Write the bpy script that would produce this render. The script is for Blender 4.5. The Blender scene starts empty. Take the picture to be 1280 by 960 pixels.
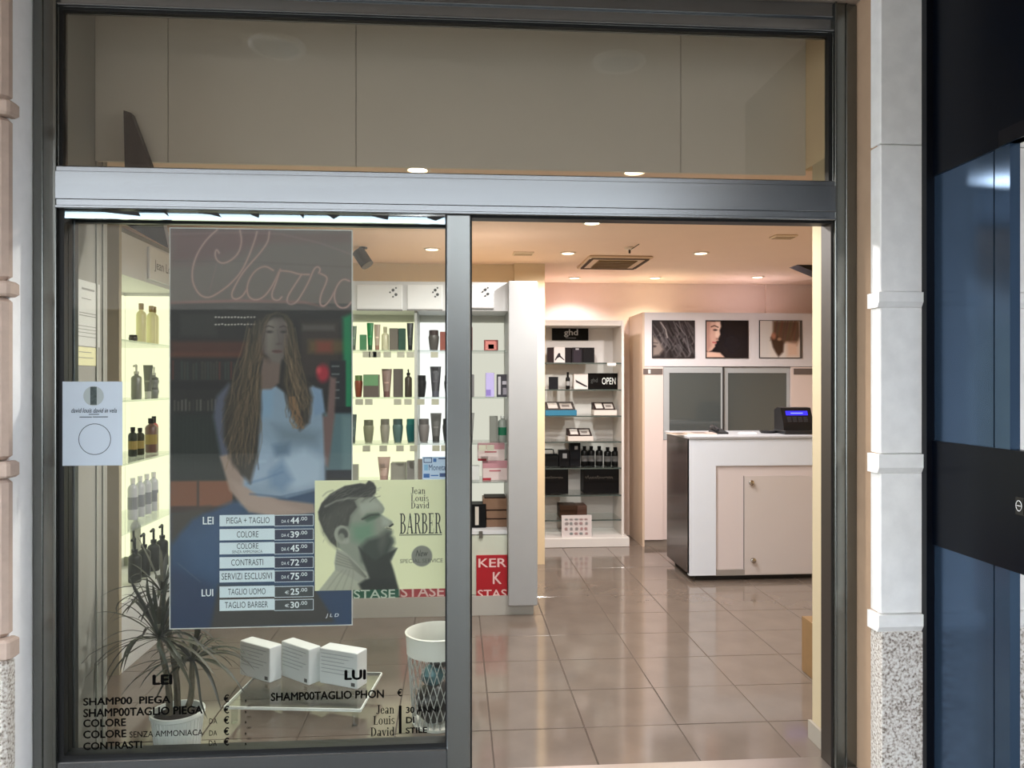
import bpy, math, random
import numpy as np
from mathutils import Vector, Matrix

# ------------------------------------------------------------------ camera, world, exposure
D, EYE, FPX, TH = 2.9, 1.5, 960.0, math.atan(70.0 / 960.0)
scene = bpy.context.scene
COL = scene.collection
cam_data = bpy.data.cameras.new('camera')
cam_data.sensor_width = 36.0
cam_data.lens = 36.0 * FPX / 1280.0
cam_data.clip_start = 0.02
cam = bpy.data.objects.new('camera', cam_data)
cam.location = (0, -D, EYE)
cam.rotation_euler = (math.pi / 2, 0, -TH)
COL.objects.link(cam)
scene.camera = cam

world = bpy.data.worlds.new('overcast_sky')
scene.world = world
world.use_nodes = True
wn = world.node_tree.nodes['Background']
wn.inputs[0].default_value = (0.86, 0.93, 1.0, 1)
wn.inputs[1].default_value = 3.7

vs = scene.view_settings
vs.view_transform = 'Standard'
vs.look = 'None'
vs.gamma = 1
vs.exposure = 1.0
try:
    vs.use_curve_mapping = False
except Exception:
    pass

# ------------------------------------------------------------------ helpers
ST, CT = math.sin(TH), math.cos(TH)
def ray(u, v):
    a = (u - 640.0) / FPX; b = (480.0 - v) / FPX
    return Vector((ST + a * CT, CT - a * ST, b))
CAM = Vector((0, -D, EYE))
def P(u, v, Y):
    d = ray(u, v); t = (Y + D) / d.y
    return CAM + d * t
def PX(u, v, X):
    d = ray(u, v); t = X / d.x
    return CAM + d * t
def PZ(u, v, Z):
    d = ray(u, v); t = (Z - EYE) / d.z
    return CAM + d * t

def lin1(c):
    c = c / 255.0
    return c / 12.92 if c <= 0.04045 else ((c + 0.055) / 1.055) ** 2.4
def lin(rgb):
    return (lin1(rgb[0]), lin1(rgb[1]), lin1(rgb[2]), 1.0)

_mats = {}
def M(name, rgb, rough=0.5, metal=0.0, noise=0.0, scale=30.0, bump=0.0, emit=0.0, spec=0.5, coat=0.0, stretch=None, aniso=0.0):
    if name in _mats:
        return _mats[name]
    m = bpy.data.materials.new(name); m.use_nodes = True
    nt = m.node_tree; b = nt.nodes['Principled BSDF']
    c = lin(rgb)
    b.inputs['Base Color'].default_value = c
    b.inputs['Roughness'].default_value = rough
    b.inputs['Metallic'].default_value = metal
    b.inputs['Specular IOR Level'].default_value = spec
    if coat: b.inputs['Coat Weight'].default_value = coat
    if aniso: b.inputs['Anisotropic'].default_value = aniso
    if emit:
        b.inputs['Emission Color'].default_value = c
        b.inputs['Emission Strength'].default_value = emit
    if noise or bump:
        tc = nt.nodes.new('ShaderNodeTexCoord')
        mp = nt.nodes.new('ShaderNodeMapping')
        if stretch: mp.inputs['Scale'].default_value = stretch
        nz = nt.nodes.new('ShaderNodeTexNoise')
        nz.inputs['Scale'].default_value = scale; nz.inputs['Detail'].default_value = 4
        nt.links.new(tc.outputs['Object'], mp.inputs['Vector'])
        nt.links.new(mp.outputs['Vector'], nz.inputs['Vector'])
        if noise:
            cr = nt.nodes.new('ShaderNodeValToRGB')
            cr.color_ramp.elements[0].position = 0.3; cr.color_ramp.elements[1].position = 0.7
            cr.color_ramp.elements[0].color = (c[0]*(1-noise), c[1]*(1-noise), c[2]*(1-noise), 1)
            cr.color_ramp.elements[1].color = (min(1,c[0]*(1+noise)), min(1,c[1]*(1+noise)), min(1,c[2]*(1+noise)), 1)
            nt.links.new(nz.outputs['Fac'], cr.inputs['Fac'])
            nt.links.new(cr.outputs['Color'], b.inputs['Base Color'])
        if bump:
            bp = nt.nodes.new('ShaderNodeBump'); bp.inputs['Strength'].default_value = bump
            bp.inputs['Distance'].default_value = 0.01
            nt.links.new(nz.outputs['Fac'], bp.inputs['Height'])
            nt.links.new(bp.outputs['Normal'], b.inputs['Normal'])
    _mats[name] = m
    return m

def emission(name, rgb, strength):
    if name in _mats: return _mats[name]
    m = bpy.data.materials.new(name); m.use_nodes = True
    nt = m.node_tree; nt.nodes.clear()
    e = nt.nodes.new('ShaderNodeEmission'); o = nt.nodes.new('ShaderNodeOutputMaterial')
    e.inputs[0].default_value = lin(rgb); e.inputs[1].default_value = strength
    nt.links.new(e.outputs[0], o.inputs[0])
    _mats[name] = m
    return m

def glass(name, tint=(0.95, 0.96, 0.95), f0=0.04):
    """thin clear pane: transmits straight, mirrors by a fresnel curve"""
    if name in _mats: return _mats[name]
    m = bpy.data.materials.new(name); m.use_nodes = True
    nt = m.node_tree; nt.nodes.clear(); N = nt.nodes.new
    o = N('ShaderNodeOutputMaterial'); mix = N('ShaderNodeMixShader')
    tr = N('ShaderNodeBsdfTransparent'); gl = N('ShaderNodeBsdfGlossy')
    tr.inputs[0].default_value = (*tint, 1); gl.inputs['Roughness'].default_value = 0.0
    g = N('ShaderNodeNewGeometry'); dt = N('ShaderNodeVectorMath'); dt.operation = 'DOT_PRODUCT'
    ab = N('ShaderNodeMath'); ab.operation = 'ABSOLUTE'
    sb = N('ShaderNodeMath'); sb.operation = 'SUBTRACT'; sb.inputs[0].default_value = 1
    pw = N('ShaderNodeMath'); pw.operation = 'POWER'; pw.inputs[1].default_value = 5
    ma = N('ShaderNodeMath'); ma.operation = 'MULTIPLY_ADD'; ma.inputs[1].default_value = 1 - f0; ma.inputs[2].default_value = f0
    L = nt.links.new
    L(g.outputs['Incoming'], dt.inputs[0]); L(g.outputs['Normal'], dt.inputs[1])
    L(dt.outputs['Value'], ab.inputs[0]); L(ab.outputs[0], sb.inputs[1]); L(sb.outputs[0], pw.inputs[0])
    L(pw.outputs[0], ma.inputs[0]); L(ma.outputs[0], mix.inputs[0])
    L(tr.outputs[0], mix.inputs[1]); L(gl.outputs[0], mix.inputs[2]); L(mix.outputs[0], o.inputs[0])
    _mats[name] = m
    return m

def vcol_mat(name='printed_picture', rough=0.35):
    if name in _mats: return _mats[name]
    m = bpy.data.materials.new(name); m.use_nodes = True
    nt = m.node_tree; b = nt.nodes['Principled BSDF']; b.inputs['Roughness'].default_value = rough
    a = nt.nodes.new('ShaderNodeAttribute'); a.attribute_name = 'Col'
    nt.links.new(a.outputs['Color'], b.inputs['Base Color'])
    _mats[name] = m
    return m

class MB:
    def __init__(s): s.v = []; s.f = []; s.smooth = False
    def add(s, vs, fs):
        n = len(s.v); s.v += [tuple(p) for p in vs]; s.f += [tuple(i + n for i in f) for f in fs]; return s
    def box(s, x0, y0, z0, x1, y1, z1):
        x0, x1 = sorted((x0, x1)); y0, y1 = sorted((y0, y1)); z0, z1 = sorted((z0, z1))
        return s.add([(x0,y0,z0),(x1,y0,z0),(x1,y1,z0),(x0,y1,z0),(x0,y0,z1),(x1,y0,z1),(x1,y1,z1),(x0,y1,z1)],
              [(0,3,2,1),(4,5,6,7),(0,1,5,4),(1,2,6,5),(2,3,7,6),(3,0,4,7)])
    def bbox(s, x0, y0, z0, x1, y1, z1, c=0.004):
        """box with chamfered vertical and front edges"""
        x0, x1 = sorted((x0, x1)); y0, y1 = sorted((y0, y1)); z0, z1 = sorted((z0, z1))
        c = min(c, (x1-x0)*.4, (y1-y0)*.4, (z1-z0)*.4)
        V = []; 
        for (z, i) in ((z0, c), (z0 + c, 0), (z1 - c, 0), (z1, c)):
            k = c
            a0, a1, b0, b1 = x0 + i, x1 - i, y0 + i, y1 - i
            V += [(a0+k,b0,z),(a1-k,b0,z),(a1,b0+k,z),(a1,b1-k,z),(a1-k,b1,z),(a0+k,b1,z),(a0,b1-k,z),(a0,b0+k,z)]
        Fs = [tuple(range(7, -1, -1)), tuple(range(24, 32))]
        for r in range(3):
            for j in range(8):
                a = r*8 + j; b = r*8 + (j+1) % 8
                Fs.append((a, b, b+8, a+8))
        return s.add(V, Fs)
    def lathe(s, prof, n=16, c=(0,0,0), sy=1.0, cap=True):
        V = []; Fs = []
        for (r, z) in prof:
            for k in range(n):
                a = 2*math.pi*k/n; V.append((c[0] + r*math.cos(a), c[1] + r*sy*math.sin(a), c[2] + z))
        for i in range(len(prof) - 1):
            for k in range(n):
                a = i*n + k; b = i*n + (k+1) % n; Fs.append((a, b, b+n, a+n))
        if cap:
            Fs.append(tuple(range(n-1, -1, -1))); Fs.append(tuple(range((len(prof)-1)*n, len(prof)*n)))
        return s.add(V, Fs)
    def loft(s, rings, cap=True):
        n = len(rings[0]); V = [p for r in rings for p in r]; Fs = []
        for i in range(len(rings)-1):
            for k in range(n):
                a = i*n+k; b = i*n+(k+1) % n; Fs.append((a, b, b+n, a+n))
        if cap:
            Fs.append(tuple(range(n-1,-1,-1))); Fs.append(tuple(range((len(rings)-1)*n, len(rings)*n)))
        return s.add(V, Fs)
    def tube(s, pts, r, n=6, rs=None):
        pts = [Vector(p) for p in pts]; rings = []
        for i, p in enumerate(pts):
            t = (pts[min(i+1, len(pts)-1)] - pts[max(i-1, 0)]).normalized()
            up = Vector((0,0,1)) if abs(t.z) < .9 else Vector((1,0,0))
            a = t.cross(up).normalized(); b = a.cross(t).normalized()
            rr = rs[i] if rs else r
            rings.append([p + a*rr*math.cos(2*math.pi*k/n) + b*rr*math.sin(2*math.pi*k/n) for k in range(n)])
        return s.loft(rings)
    def prism(s, poly, axis, a, b):
        """extrude a 2-D polygon; axis 0: poly=(y,z); 1: (x,z); 2: (x,y)"""
        def mk(p, t):
            return (t, p[0], p[1]) if axis == 0 else ((p[0], t, p[1]) if axis == 1 else (p[0], p[1], t))
        n = len(poly)
        V = [mk(p, a) for p in poly] + [mk(p, b) for p in poly]
        Fs = [tuple(range(n-1,-1,-1)), tuple(range(n, 2*n))] + [(i, (i+1) % n, (i+1) % n + n, i + n) for i in range(n)]
        return s.add(V, Fs)
    def sm(s): s.smooth = True; return s
    def build(s, name, mat, parent=None, loc=None):
        me = bpy.data.meshes.new(name); me.from_pydata(s.v, [], s.f)
        import bmesh
        bm = bmesh.new(); bm.from_mesh(me); bmesh.ops.recalc_face_normals(bm, faces=bm.faces); bm.to_mesh(me); bm.free()
        if s.smooth:
            me.polygons.foreach_set('use_smooth', [True]*len(me.polygons))
            try: me.set_sharp_from_angle(angle=math.radians(40))
            except Exception: pass
        me.materials.append(mat); me.update()
        o = bpy.data.objects.new(name, me); COL.objects.link(o)
        if parent: o.parent = parent
        if loc is not None: o.location = loc
        return o

def tag(o, label=None, cat=None, group=None, kind=None):
    if label: o['label'] = label
    if cat: o['category'] = cat
    if group: o['group'] = group
    if kind: o['kind'] = kind
    return o
def thing(name, label, cat, loc=(0,0,0), rz=0.0, group=None, kind=None):
    o = bpy.data.objects.new(name, None); COL.objects.link(o)
    o.empty_display_size = 0.05
    o.location = loc; o.rotation_euler = (0, 0, rz)
    return tag(o, label, cat, group, kind)
def struct(name, label, cat, loc=(0,0,0)):
    return thing(name, label, cat, loc, kind='structure')
def box_part(name, mat, parent, x0, y0, z0, x1, y1, z1, c=0):
    m = MB()
    (m.bbox(x0,y0,z0,x1,y1,z1,c) if c else m.box(x0,y0,z0,x1,y1,z1))
    return m.build(name, mat, parent)

# ---- text: flat lettering, local XZ plane, facing -Y
def text_mesh(s, bold=0.0, shear=0.0):
    cu = bpy.data.curves.new('lettering', 'FONT'); cu.body = s; cu.size = 1.0
    cu.offset = bold; cu.shear = shear; cu.resolution_u = 3
    ob = bpy.data.objects.new('lettering', cu); COL.objects.link(ob)
    dg = bpy.context.evaluated_depsgraph_get(); dg.update()
    me = bpy.data.meshes.new_from_object(ob.evaluated_get(dg))
    bpy.data.objects.remove(ob)
    bpy.data.curves.remove(cu)
    return me
def text(name, s, x0, x1, z0, z1, y, mat, parent, bold=0.0, shear=0.0, keep=False):
    """fit lettering into x0..x1, z0..z1 (parent-local) on the plane y, reading from -Y"""
    me = text_mesh(s, 0.0, shear)
    if bold:
        import bmesh
        bm = bmesh.new(); bm.from_mesh(me)
        g0 = list(bm.verts)+list(bm.edges)+list(bm.faces)
        for k, (dx, dy) in enumerate(((bold, 0), (-bold, 0), (0, bold*.8), (0, -bold*.8))):
            r = bmesh.ops.duplicate(bm, geom=g0)
            bmesh.ops.translate(bm, verts=[e for e in r['geom'] if isinstance(e, bmesh.types.BMVert)], vec=(dx, dy, k+1))
        bm.to_mesh(me); bm.free()
    n = len(me.vertices); co = np.empty(n*3, np.float32); me.vertices.foreach_get('co', co); co = co.reshape(-1, 3)
    mn, mx = co.min(0), co.max(0)
    sx = (x1-x0)/(mx[0]-mn[0]); sz = (z1-z0)/(mx[1]-mn[1])
    if keep: sx = sz
    out = np.empty_like(co); out[:,0] = x0 + (co[:,0]-mn[0])*sx; out[:,1] = y-co[:,2]*.00004; out[:,2] = z0 + (co[:,1]-mn[1])*sz
    me.vertices.foreach_set('co', out.ravel()); me.materials.clear(); me.materials.append(mat); me.update()
    o = bpy.data.objects.new(name, me); COL.objects.link(o)
    if parent: o.parent = parent
    return o
def text_px(name, s, u0, u1, vt, vb, Y, mat, parent, base, bold=0.0, shear=0.0):
    """lettering between photo columns u0..u1 and rows vt..vb on the plane y=Y (world); base = parent's location"""
    um = (u0+u1)/2
    return text(name, s, P(u0, vb, Y).x-base[0], P(u1, vb, Y).x-base[0], P(um, vb, Y).z-base[2], P(um, vt, Y).z-base[2], Y-base[1], mat, parent, bold, shear)

# ---- serif glyphs drawn as thick/thin strokes (unit cap height)
def serif_polys(s):
    T, t = .15, .05
    def rect(a,b,c,d): return [[(a,b),(c,b),(c,d),(a,d)]]
    def ring(cx,cy,rx,ry,tx,ty,a0,a1,n=14):
        out = []
        for i in range(n):
            p = []
            for (k, inn) in ((i,0),(i+1,0),(i+1,1),(i,1)):
                a = math.radians(a0+(a1-a0)*k/n)
                X, Y = (rx-tx*inn, ry-ty*inn)
                p.append((cx+X*math.cos(a), cy+Y*math.sin(a)))
            out.append(p)
        return out
    def quad(*p): return [list(p)]
    def ser(x, y, w=.3): return rect(x-w/2, y, x+w/2, y+t)
    G = {
     'J': (.46, rect(.22,.15,.22+T,1)+ser(.29,1-t,.36)+ring(.17,.12,.2,.14,T*.9,t,180,360)),
     'L': (.62, rect(.1,0,.1+T,1)+ser(.17,1-t,.34)+rect(.02,0,.56,t)+quad((.5,0),(.56,0),(.58,.28),(.55,.28))),
     'D': (.76, rect(.1,0,.1+T,1)+rect(.02,0,.3,t)+rect(.02,1-t,.3,1)+ring(.28,.5,.42,.5,T,t,-90,90,20)),
     'B': (.68, rect(.1,0,.1+T,1)+rect(.02,0,.34,t)+rect(.02,1-t,.34,1)+rect(.2,.5,.34,.5+t)+ring(.32,.76,.26,.24,T*.9,t,-90,90)+ring(.32,.27,.32,.27,T,t,-90,90)),
     'A': (.74, quad((.06,0),(.12,0),(.4,1),(.33,1))+quad((.5,0),(.5+T+.02,0),(.42,1),(.31,1))+rect(.18,.3,.55,.3+t)+ser(.09,0,.22)+ser(.6,0,.26)),
     'R': (.72, rect(.1,0,.1+T,1)+ser(.17,0,.32)+rect(.02,1-t,.34,1)+rect(.2,.47,.34,.47+t)+ring(.32,.735,.28,.265,T,t,-90,90)+quad((.34,.5),(.46,.5),(.7,0),(.55,0))+ser(.63,0,.22)),
     'E': (.64, rect(.1,0,.1+T,1)+rect(.02,0,.58,t)+rect(.02,1-t,.56,1)+rect(.2,.49,.42,.49+t)+rect(.4,.38,.43,.64)+quad((.53,0),(.58,0),(.6,.26),(.57,.26))+rect(.53,.78,.56,1)),
     'e': (.5, ring(.26,.33,.24,.34,T*.85,t,5,325)+rect(.1,.36,.48,.36+t)),
     'a': (.52, rect(.32,0,.32+T*.85,.5)+ring(.2,.17,.18,.18,T*.8,t,0,360)+ring(.26,.5,.19,.18,T*.8,t,0,160)+rect(.44,0,.52,t)),
     'n': (.58, rect(.08,0,.08+T*.85,.66)+ring(.31,.46,.21,.2,T*.8,t,0,180)+rect(.4,0,.4+T*.8,.46)+ser(.14,0,.26)+ser(.46,0,.26)+rect(0,.66-t,.15,.66)),
     'o': (.56, ring(.27,.33,.26,.34,T*.85,t,0,360,20)),
     'u': (.58, rect(.08,.2,.08+T*.85,.66)+ring(.3,.2,.22,.2,T*.8,t,180,360)+rect(.4,0,.4+T*.8,.66)+rect(0,.66-t,.15,.66)+rect(.33,.66-t,.5,.66)+rect(.5,0,.58,t)),
     'i': (.32, rect(.09,0,.09+T*.85,.66)+ser(.15,0,.28)+rect(.01,.66-t,.15,.66)+ring(.15,.87,.09,.09,.09,.09,0,360,10)),
     's': (.44, ring(.2,.5,.18,.17,T*.7,t,20,250)+ring(.2,.17,.19,.18,T*.7,t,-160,80)+quad((.06,.42),(.2,.38),(.34,.24),(.2,.28))),
     'v': (.52, quad((.02,.66),(.17,.66),(.32,0),(.24,0))+quad((.4,.66),(.46,.66),(.32,0),(.26,0))+rect(-.02,.66-t,.22,.66)+rect(.34,.66-t,.54,.66)),
     'd': (.58, rect(.38,0,.38+T*.85,1)+ring(.25,.33,.23,.34,T*.85,t,30,330)+rect(.3,1-t,.45,1)+rect(.45,0,.56,t)),
     ' ': (.3, []),
    }
    x = 0; out = []
    for ch in s:
        w, ps = G[ch]
        out += [[(px+x, py) for (px, py) in p] for p in ps]
        x += w + .04
    return out, x
def serif(name, s, x0, x1, z0, z1, y, mat, parent):
    ps, w = serif_polys(s); m = MB(); sx = (x1-x0)/w; sz = z1-z0
    for i, p in enumerate(ps):
        yy = y - 0.00001*(i % 7)
        n = len(m.v); m.v += [(x0+a*sx, yy, z0+b*sz) for a, b in p]; m.f.append(tuple(range(n, n+len(p))))
    return m.build(name, mat, parent)
def serif_px(name, s, u0, u1, vt, vb, Y, mat, parent, base):
    um = (u0+u1)/2
    return serif(name, s, P(u0,vb,Y).x-base[0], P(u1,vb,Y).x-base[0], P(um,vb,Y).z-base[2], P(um,vt,Y).z-base[2], Y-base[1], mat, parent)

# ---- printed pictures: a fine mesh whose vertices carry the print's colours
class Canvas:
    def __init__(s, u0, v0, u1, v1, res, bg):
        s.u0, s.v0, s.u1, s.v1 = u0, v0, u1, v1
        W = int(round((u1-u0)*res))+1; Hh = int(round((v1-v0)*res))+1
        s.U, s.V = np.meshgrid(np.linspace(u0,u1,W), np.linspace(v0,v1,Hh))
        s.C = np.empty((Hh, W, 3)); s.C[:] = bg
        s.px = 1.0/res
    def _put(s, m, col): s.C += (np.asarray(col, float)-s.C)*np.clip(m,0,1)[...,None]
    def poly(s, pts, col, a=1.0, soft=1.0):
        pts = np.asarray(pts, float); soft = max(soft, s.px*.8)
        lo = pts.min(0)-soft*2; hi = pts.max(0)+soft*2
        j0 = max(0, np.searchsorted(s.U[0], lo[0])-1); j1 = np.searchsorted(s.U[0], hi[0])+1
        i0 = max(0, np.searchsorted(s.V[:,0], lo[1])-1); i1 = np.searchsorted(s.V[:,0], hi[1])+1
        U = s.U[i0:i1, j0:j1]; V = s.V[i0:i1, j0:j1]
        if U.size == 0: return
        ins = np.zeros(U.shape, bool); d = np.full(U.shape, 1e9)
        n = len(pts)
        for k in range(n):
            x1, y1 = pts[k]; x2, y2 = pts[(k+1) % n]
            c = (y1 > V) != (y2 > V)
            with np.errstate(divide='ignore', invalid='ignore'):
                xi = (x2-x1)*(V-y1)/(y2-y1+1e-12)+x1
            ins ^= c & (U < xi)
            L = (x2-x1)**2+(y2-y1)**2+1e-12
            t = np.clip(((U-x1)*(x2-x1)+(V-y1)*(y2-y1))/L, 0, 1)
            d = np.minimum(d, np.hypot(U-x1-t*(x2-x1), V-y1-t*(y2-y1)))
        sd = np.where(ins, d, -d)
        m = np.clip(.5+sd/(2*soft), 0, 1)*a
        sub = s.C[i0:i1, j0:j1]; sub += (np.asarray(col, float)-sub)*m[...,None]
    def rect(s, a, b, c, d, col, al=1.0, soft=.5): s.poly([(a,b),(c,b),(c,d),(a,d)], col, al, soft)
    def ell(s, cx, cy, rx, ry, col, a=1.0, soft=1.0, rot=0):
        r = math.radians(rot); X = (s.U-cx)*math.cos(r)+(s.V-cy)*math.sin(r); Y = -(s.U-cx)*math.sin(r)+(s.V-cy)*math.cos(r)
        d = (1-np.hypot(X/rx, Y/ry))*min(rx, ry)
        s._put(np.clip(.5+d/(2*max(soft, s.px*.8)), 0, 1)*a, col)
    def stroke(s, pts, w, col, a=1.0, soft=.6):
        p = np.asarray(pts, float); lo = p.min(0)-w-2; hi = p.max(0)+w+2; soft = max(soft, s.px*.8)
        j0 = max(0, np.searchsorted(s.U[0], lo[0])-1); j1 = np.searchsorted(s.U[0], hi[0])+1
        i0 = max(0, np.searchsorted(s.V[:,0], lo[1])-1); i1 = np.searchsorted(s.V[:,0], hi[1])+1
        U = s.U[i0:i1, j0:j1]; V = s.V[i0:i1, j0:j1]
        if U.size == 0: return
        d = np.full(U.shape, 1e9)
        for k in range(len(p)-1):
            x1, y1 = p[k]; x2, y2 = p[k+1]; L = (x2-x1)**2+(y2-y1)**2+1e-12
            t = np.clip(((U-x1)*(x2-x1)+(V-y1)*(y2-y1))/L, 0, 1)
            d = np.minimum(d, np.hypot(U-x1-t*(x2-x1), V-y1-t*(y2-y1)))
        m = np.clip(.5+(w/2-d)/(2*soft), 0, 1)*a
        sub = s.C[i0:i1, j0:j1]; sub += (np.asarray(col, float)-sub)*m[...,None]
    def build(s, name, x0, x1, z0, z1, y, parent, mat=None):
        Hh, W, _ = s.C.shape
        X = x0+(s.U-s.u0)/(s.u1-s.u0)*(x1-x0); Z = z1+(s.V-s.v0)/(s.v1-s.v0)*(z0-z1)
        co = np.stack([X, np.full_like(X, y), Z], -1).reshape(-1, 3).astype(np.float32)
        idx = np.arange(Hh*W).reshape(Hh, W)
        q = np.stack([idx[1:,:-1], idx[1:,1:], idx[:-1,1:], idx[:-1,:-1]], -1).reshape(-1, 4).astype(np.int32)
        me = bpy.data.meshes.new(name)
        me.vertices.add(Hh*W); me.vertices.foreach_set('co', co.ravel())
        me.loops.add(q.size); me.loops.foreach_set('vertex_index', q.ravel())
        me.polygons.add(len(q)); me.polygons.foreach_set('loop_start', np.arange(0, q.size, 4, dtype=np.int32))
        me.update(calc_edges=True)
        c = np.clip(s.C, 0, 255)/255.0
        c = np.where(c <= .04045, c/12.92, ((c+.055)/1.055)**2.4).reshape(-1, 3)
        ca = me.color_attributes.new('Col', 'FLOAT_COLOR', 'POINT')
        ca.data.foreach_set('color', np.concatenate([c, np.ones((len(c), 1))], 1).astype(np.float32).ravel())
        me.materials.append(mat or vcol_mat())
        o = bpy.data.objects.new(name, me); COL.objects.link(o)
        if parent: o.parent = parent
        return o

def spot(name, loc, power, rgb, size=110, blend=.8, r=.04, parent=None):
    l = bpy.data.lights.new(name, 'SPOT'); l.energy = power; l.color = rgb
    l.spot_size = math.radians(size); l.spot_blend = blend; l.shadow_soft_size = r
    o = bpy.data.objects.new(name, l); o.location = loc; COL.objects.link(o)
    if parent: o.parent = parent
    return o
def area(name, loc, sx, sy, power, rgb, rot=(0,0,0), parent=None):
    l = bpy.data.lights.new(name, 'AREA'); l.shape = 'RECTANGLE'; l.size = sx; l.size_y = sy
    l.energy = power; l.color = rgb
    o = bpy.data.objects.new(name, l); o.location = loc; o.rotation_euler = rot; COL.objects.link(o)
    if parent: o.parent = parent
    return o
# ------------------------------------------------------------------ materials of the setting
ALU = M('brushed_aluminium', (160, 164, 164), .26, .94, noise=.06, scale=14, stretch=(1, 1, .05))
ALUH = M('brushed_aluminium_horizontal', (152, 156, 160), .24, .94, noise=.06, scale=14, stretch=(.05, 1, 1))
DARK = M('dark_bronze_jamb', (52, 46, 42), .45, .3)
GASKET = M('black_rubber', (16, 17, 18), .5)
GROUT = M('grout', (74, 62, 54), .9)
TILE = M('beige_floor_tile', (112, 100, 91), .10, noise=.09, scale=5, spec=.9)
CEIL = M('ceiling_paint', (244, 214, 188), .9, noise=.01, scale=4)
WALL = M('wall_paint_peach', (226, 203, 188), .9, noise=.015, scale=6)
CREAM = M('wall_paint_cream', (216, 192, 156), .85, noise=.015, scale=6)
GREYW = M('wall_paint_grey', (146, 144, 136), .85, noise=.02, scale=5)
WHITE = M('white_laminate', (214, 209, 206), .4, noise=.01, scale=6)
SILVERP = M('silver_grey_laminate', (186, 188, 190), .35, noise=.015, scale=8)
STONE_L = M('pink_stone', (196, 174, 160), .85, noise=.06, scale=26, bump=.12)
PLASTER = M('white_plaster', (250, 248, 248), .9, noise=.03, scale=18, bump=.15)
STONE_R = M('pale_limestone', (240, 238, 235), .8, noise=.05, scale=16, bump=.1)
TANREV = M('tan_plaster', (184, 154, 126), .85, noise=.05, scale=9, bump=.05)
SOFFIT = M('soffit_plaster', (176, 160, 146), .9, noise=.02, scale=6)
PAVE = M('pavement_stone', (100, 97, 91), .8, noise=.06, scale=9)
def granite():
    m = M('speckled_granite', (190, 184, 176), .8, bump=.25, scale=90)
    nt = m.node_tree; b = nt.nodes['Principled BSDF']
    tc = nt.nodes.new('ShaderNodeTexCoord'); vz = nt.nodes.new('ShaderNodeTexNoise'); vz.inputs['Scale'].default_value = 110; vz.inputs['Detail'].default_value = 3
    cr = nt.nodes.new('ShaderNodeValToRGB'); e = cr.color_ramp.elements
    e[0].position = .33; e[0].color = lin((120, 108, 98)); e[1].position = .62; e[1].color = lin((226, 222, 216))
    x = cr.color_ramp.elements.new(.46); x.color = lin((196, 186, 176))
    nt.links.new(tc.outputs['Object'], vz.inputs['Vector']); nt.links.new(vz.outputs['Fac'], cr.inputs['Fac']); nt.links.new(cr.outputs['Color'], b.inputs['Base Color'])
    return m
GRAN = granite()
CLEAR = glass('clear_glass', (.96, .965, .96), .02)
SHELFG = glass('shelf_glass', (.93, .96, .95), .05)

HC = 2.5                      # shop ceiling height
XL, XR = P(73, 600, 0).x, P(1041, 600, 0).x
XM0, XM1 = P(558.5, 600, 0).x, P(588, 600, 0).x
ZT0, ZT1 = 2.135, 2.288       # transom
ZTOP = 2.872                  # underside of the top rail
ZB = .130                     # top of the bottom rail
XLO, XRO = P(41, 600, 0).x, P(1071.5, 600, 0).x
ZTO = 2.985

# ------------------------------------------------------------------ floor with its tiles
fl = struct('floor', 'glossy beige square tiled shop floor', 'floor')
box_part('subfloor', GROUT, fl, -2.3, .0, -.05, 4.1, 4.9, -.0035)
TS = .4105
tile_mesh = None
rnd = random.Random(4)
for i in range(-5, 10):
    for j in range(-1, 12):
        x0, y0 = .15 + TS*i, .012 + TS*j
        if x0 > 3.7 or y0 > 4.7: continue
        if tile_mesh is None:
            h = TS/2-.0022; m = MB(); c = .0015
            m.add([(-h,-h,-.03),(h,-h,-.03),(h,h,-.03),(-h,h,-.03),(-h,-h,-c),(h,-h,-c),(h,h,-c),(-h,h,-c),(-h+c,-h+c,0),(h-c,-h+c,0),(h-c,h-c,0),(-h+c,h-c,0)],
                  [(0,3,2,1),(0,1,5,4),(1,2,6,5),(2,3,7,6),(3,0,4,7),(4,5,9,8),(5,6,10,9),(6,7,11,10),(7,4,8,11),(8,9,10,11)])
            o = m.build('tile', TILE, fl); tile_mesh = o.data
        else:
            o = bpy.data.objects.new('tile', tile_mesh); COL.objects.link(o); o.parent = fl
        o.location = (x0+TS/2, y0+TS/2, rnd.uniform(-.0006, .0004))
        if j == -1: o.scale = (1, .12, 1); o.location.y = -.013
# ------------------------------------------------------------------ shop room shell
YB = 4.62
def wall(name, label, mat, *b):
    o = MB().box(*b).build(name, mat); return tag(o, label, 'wall', kind='structure')
wall('wall_back', 'peach painted back wall behind the counter and white shelf rack', WALL, .3, YB, 0, 4.1, YB+.1, HC)
xp0, xp1 = P(643, 340, 3.45).x, P(681, 340, 3.45).x
wall('wall_left', 'left shop wall behind the lit bottle shelves', GREYW, -2.25, .08, 0, -2.12, 3.6, HC)
wall('wall_partition', 'tan partition wall seen above the lit back cabinet', CREAM, -2.25, 3.52, 0, xp0, 3.62, HC)
wall('pillar', 'square cream pillar rising behind the lit back cabinet', CREAM, xp0, 3.45, 0, xp1, YB, HC)
wall('wall_right', 'far right wall of the shop', CREAM, 4.0, .08, 0, 4.1, YB, HC)
xj = P(956, 355, YB).x
wall('wall_back_jog', 'shallow step in the back wall above the third picture', WALL, xj, YB-.035, 0, 4.0, YB-.0005, HC)
YBD = .31
cl = struct('ceiling', 'warm beige shop ceiling with small round downlights', 'ceiling')
box_part('ceiling_slab', CEIL, cl, -2.25, YBD+.02, HC, 4.1, YB+.1, HC+.06)
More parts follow.
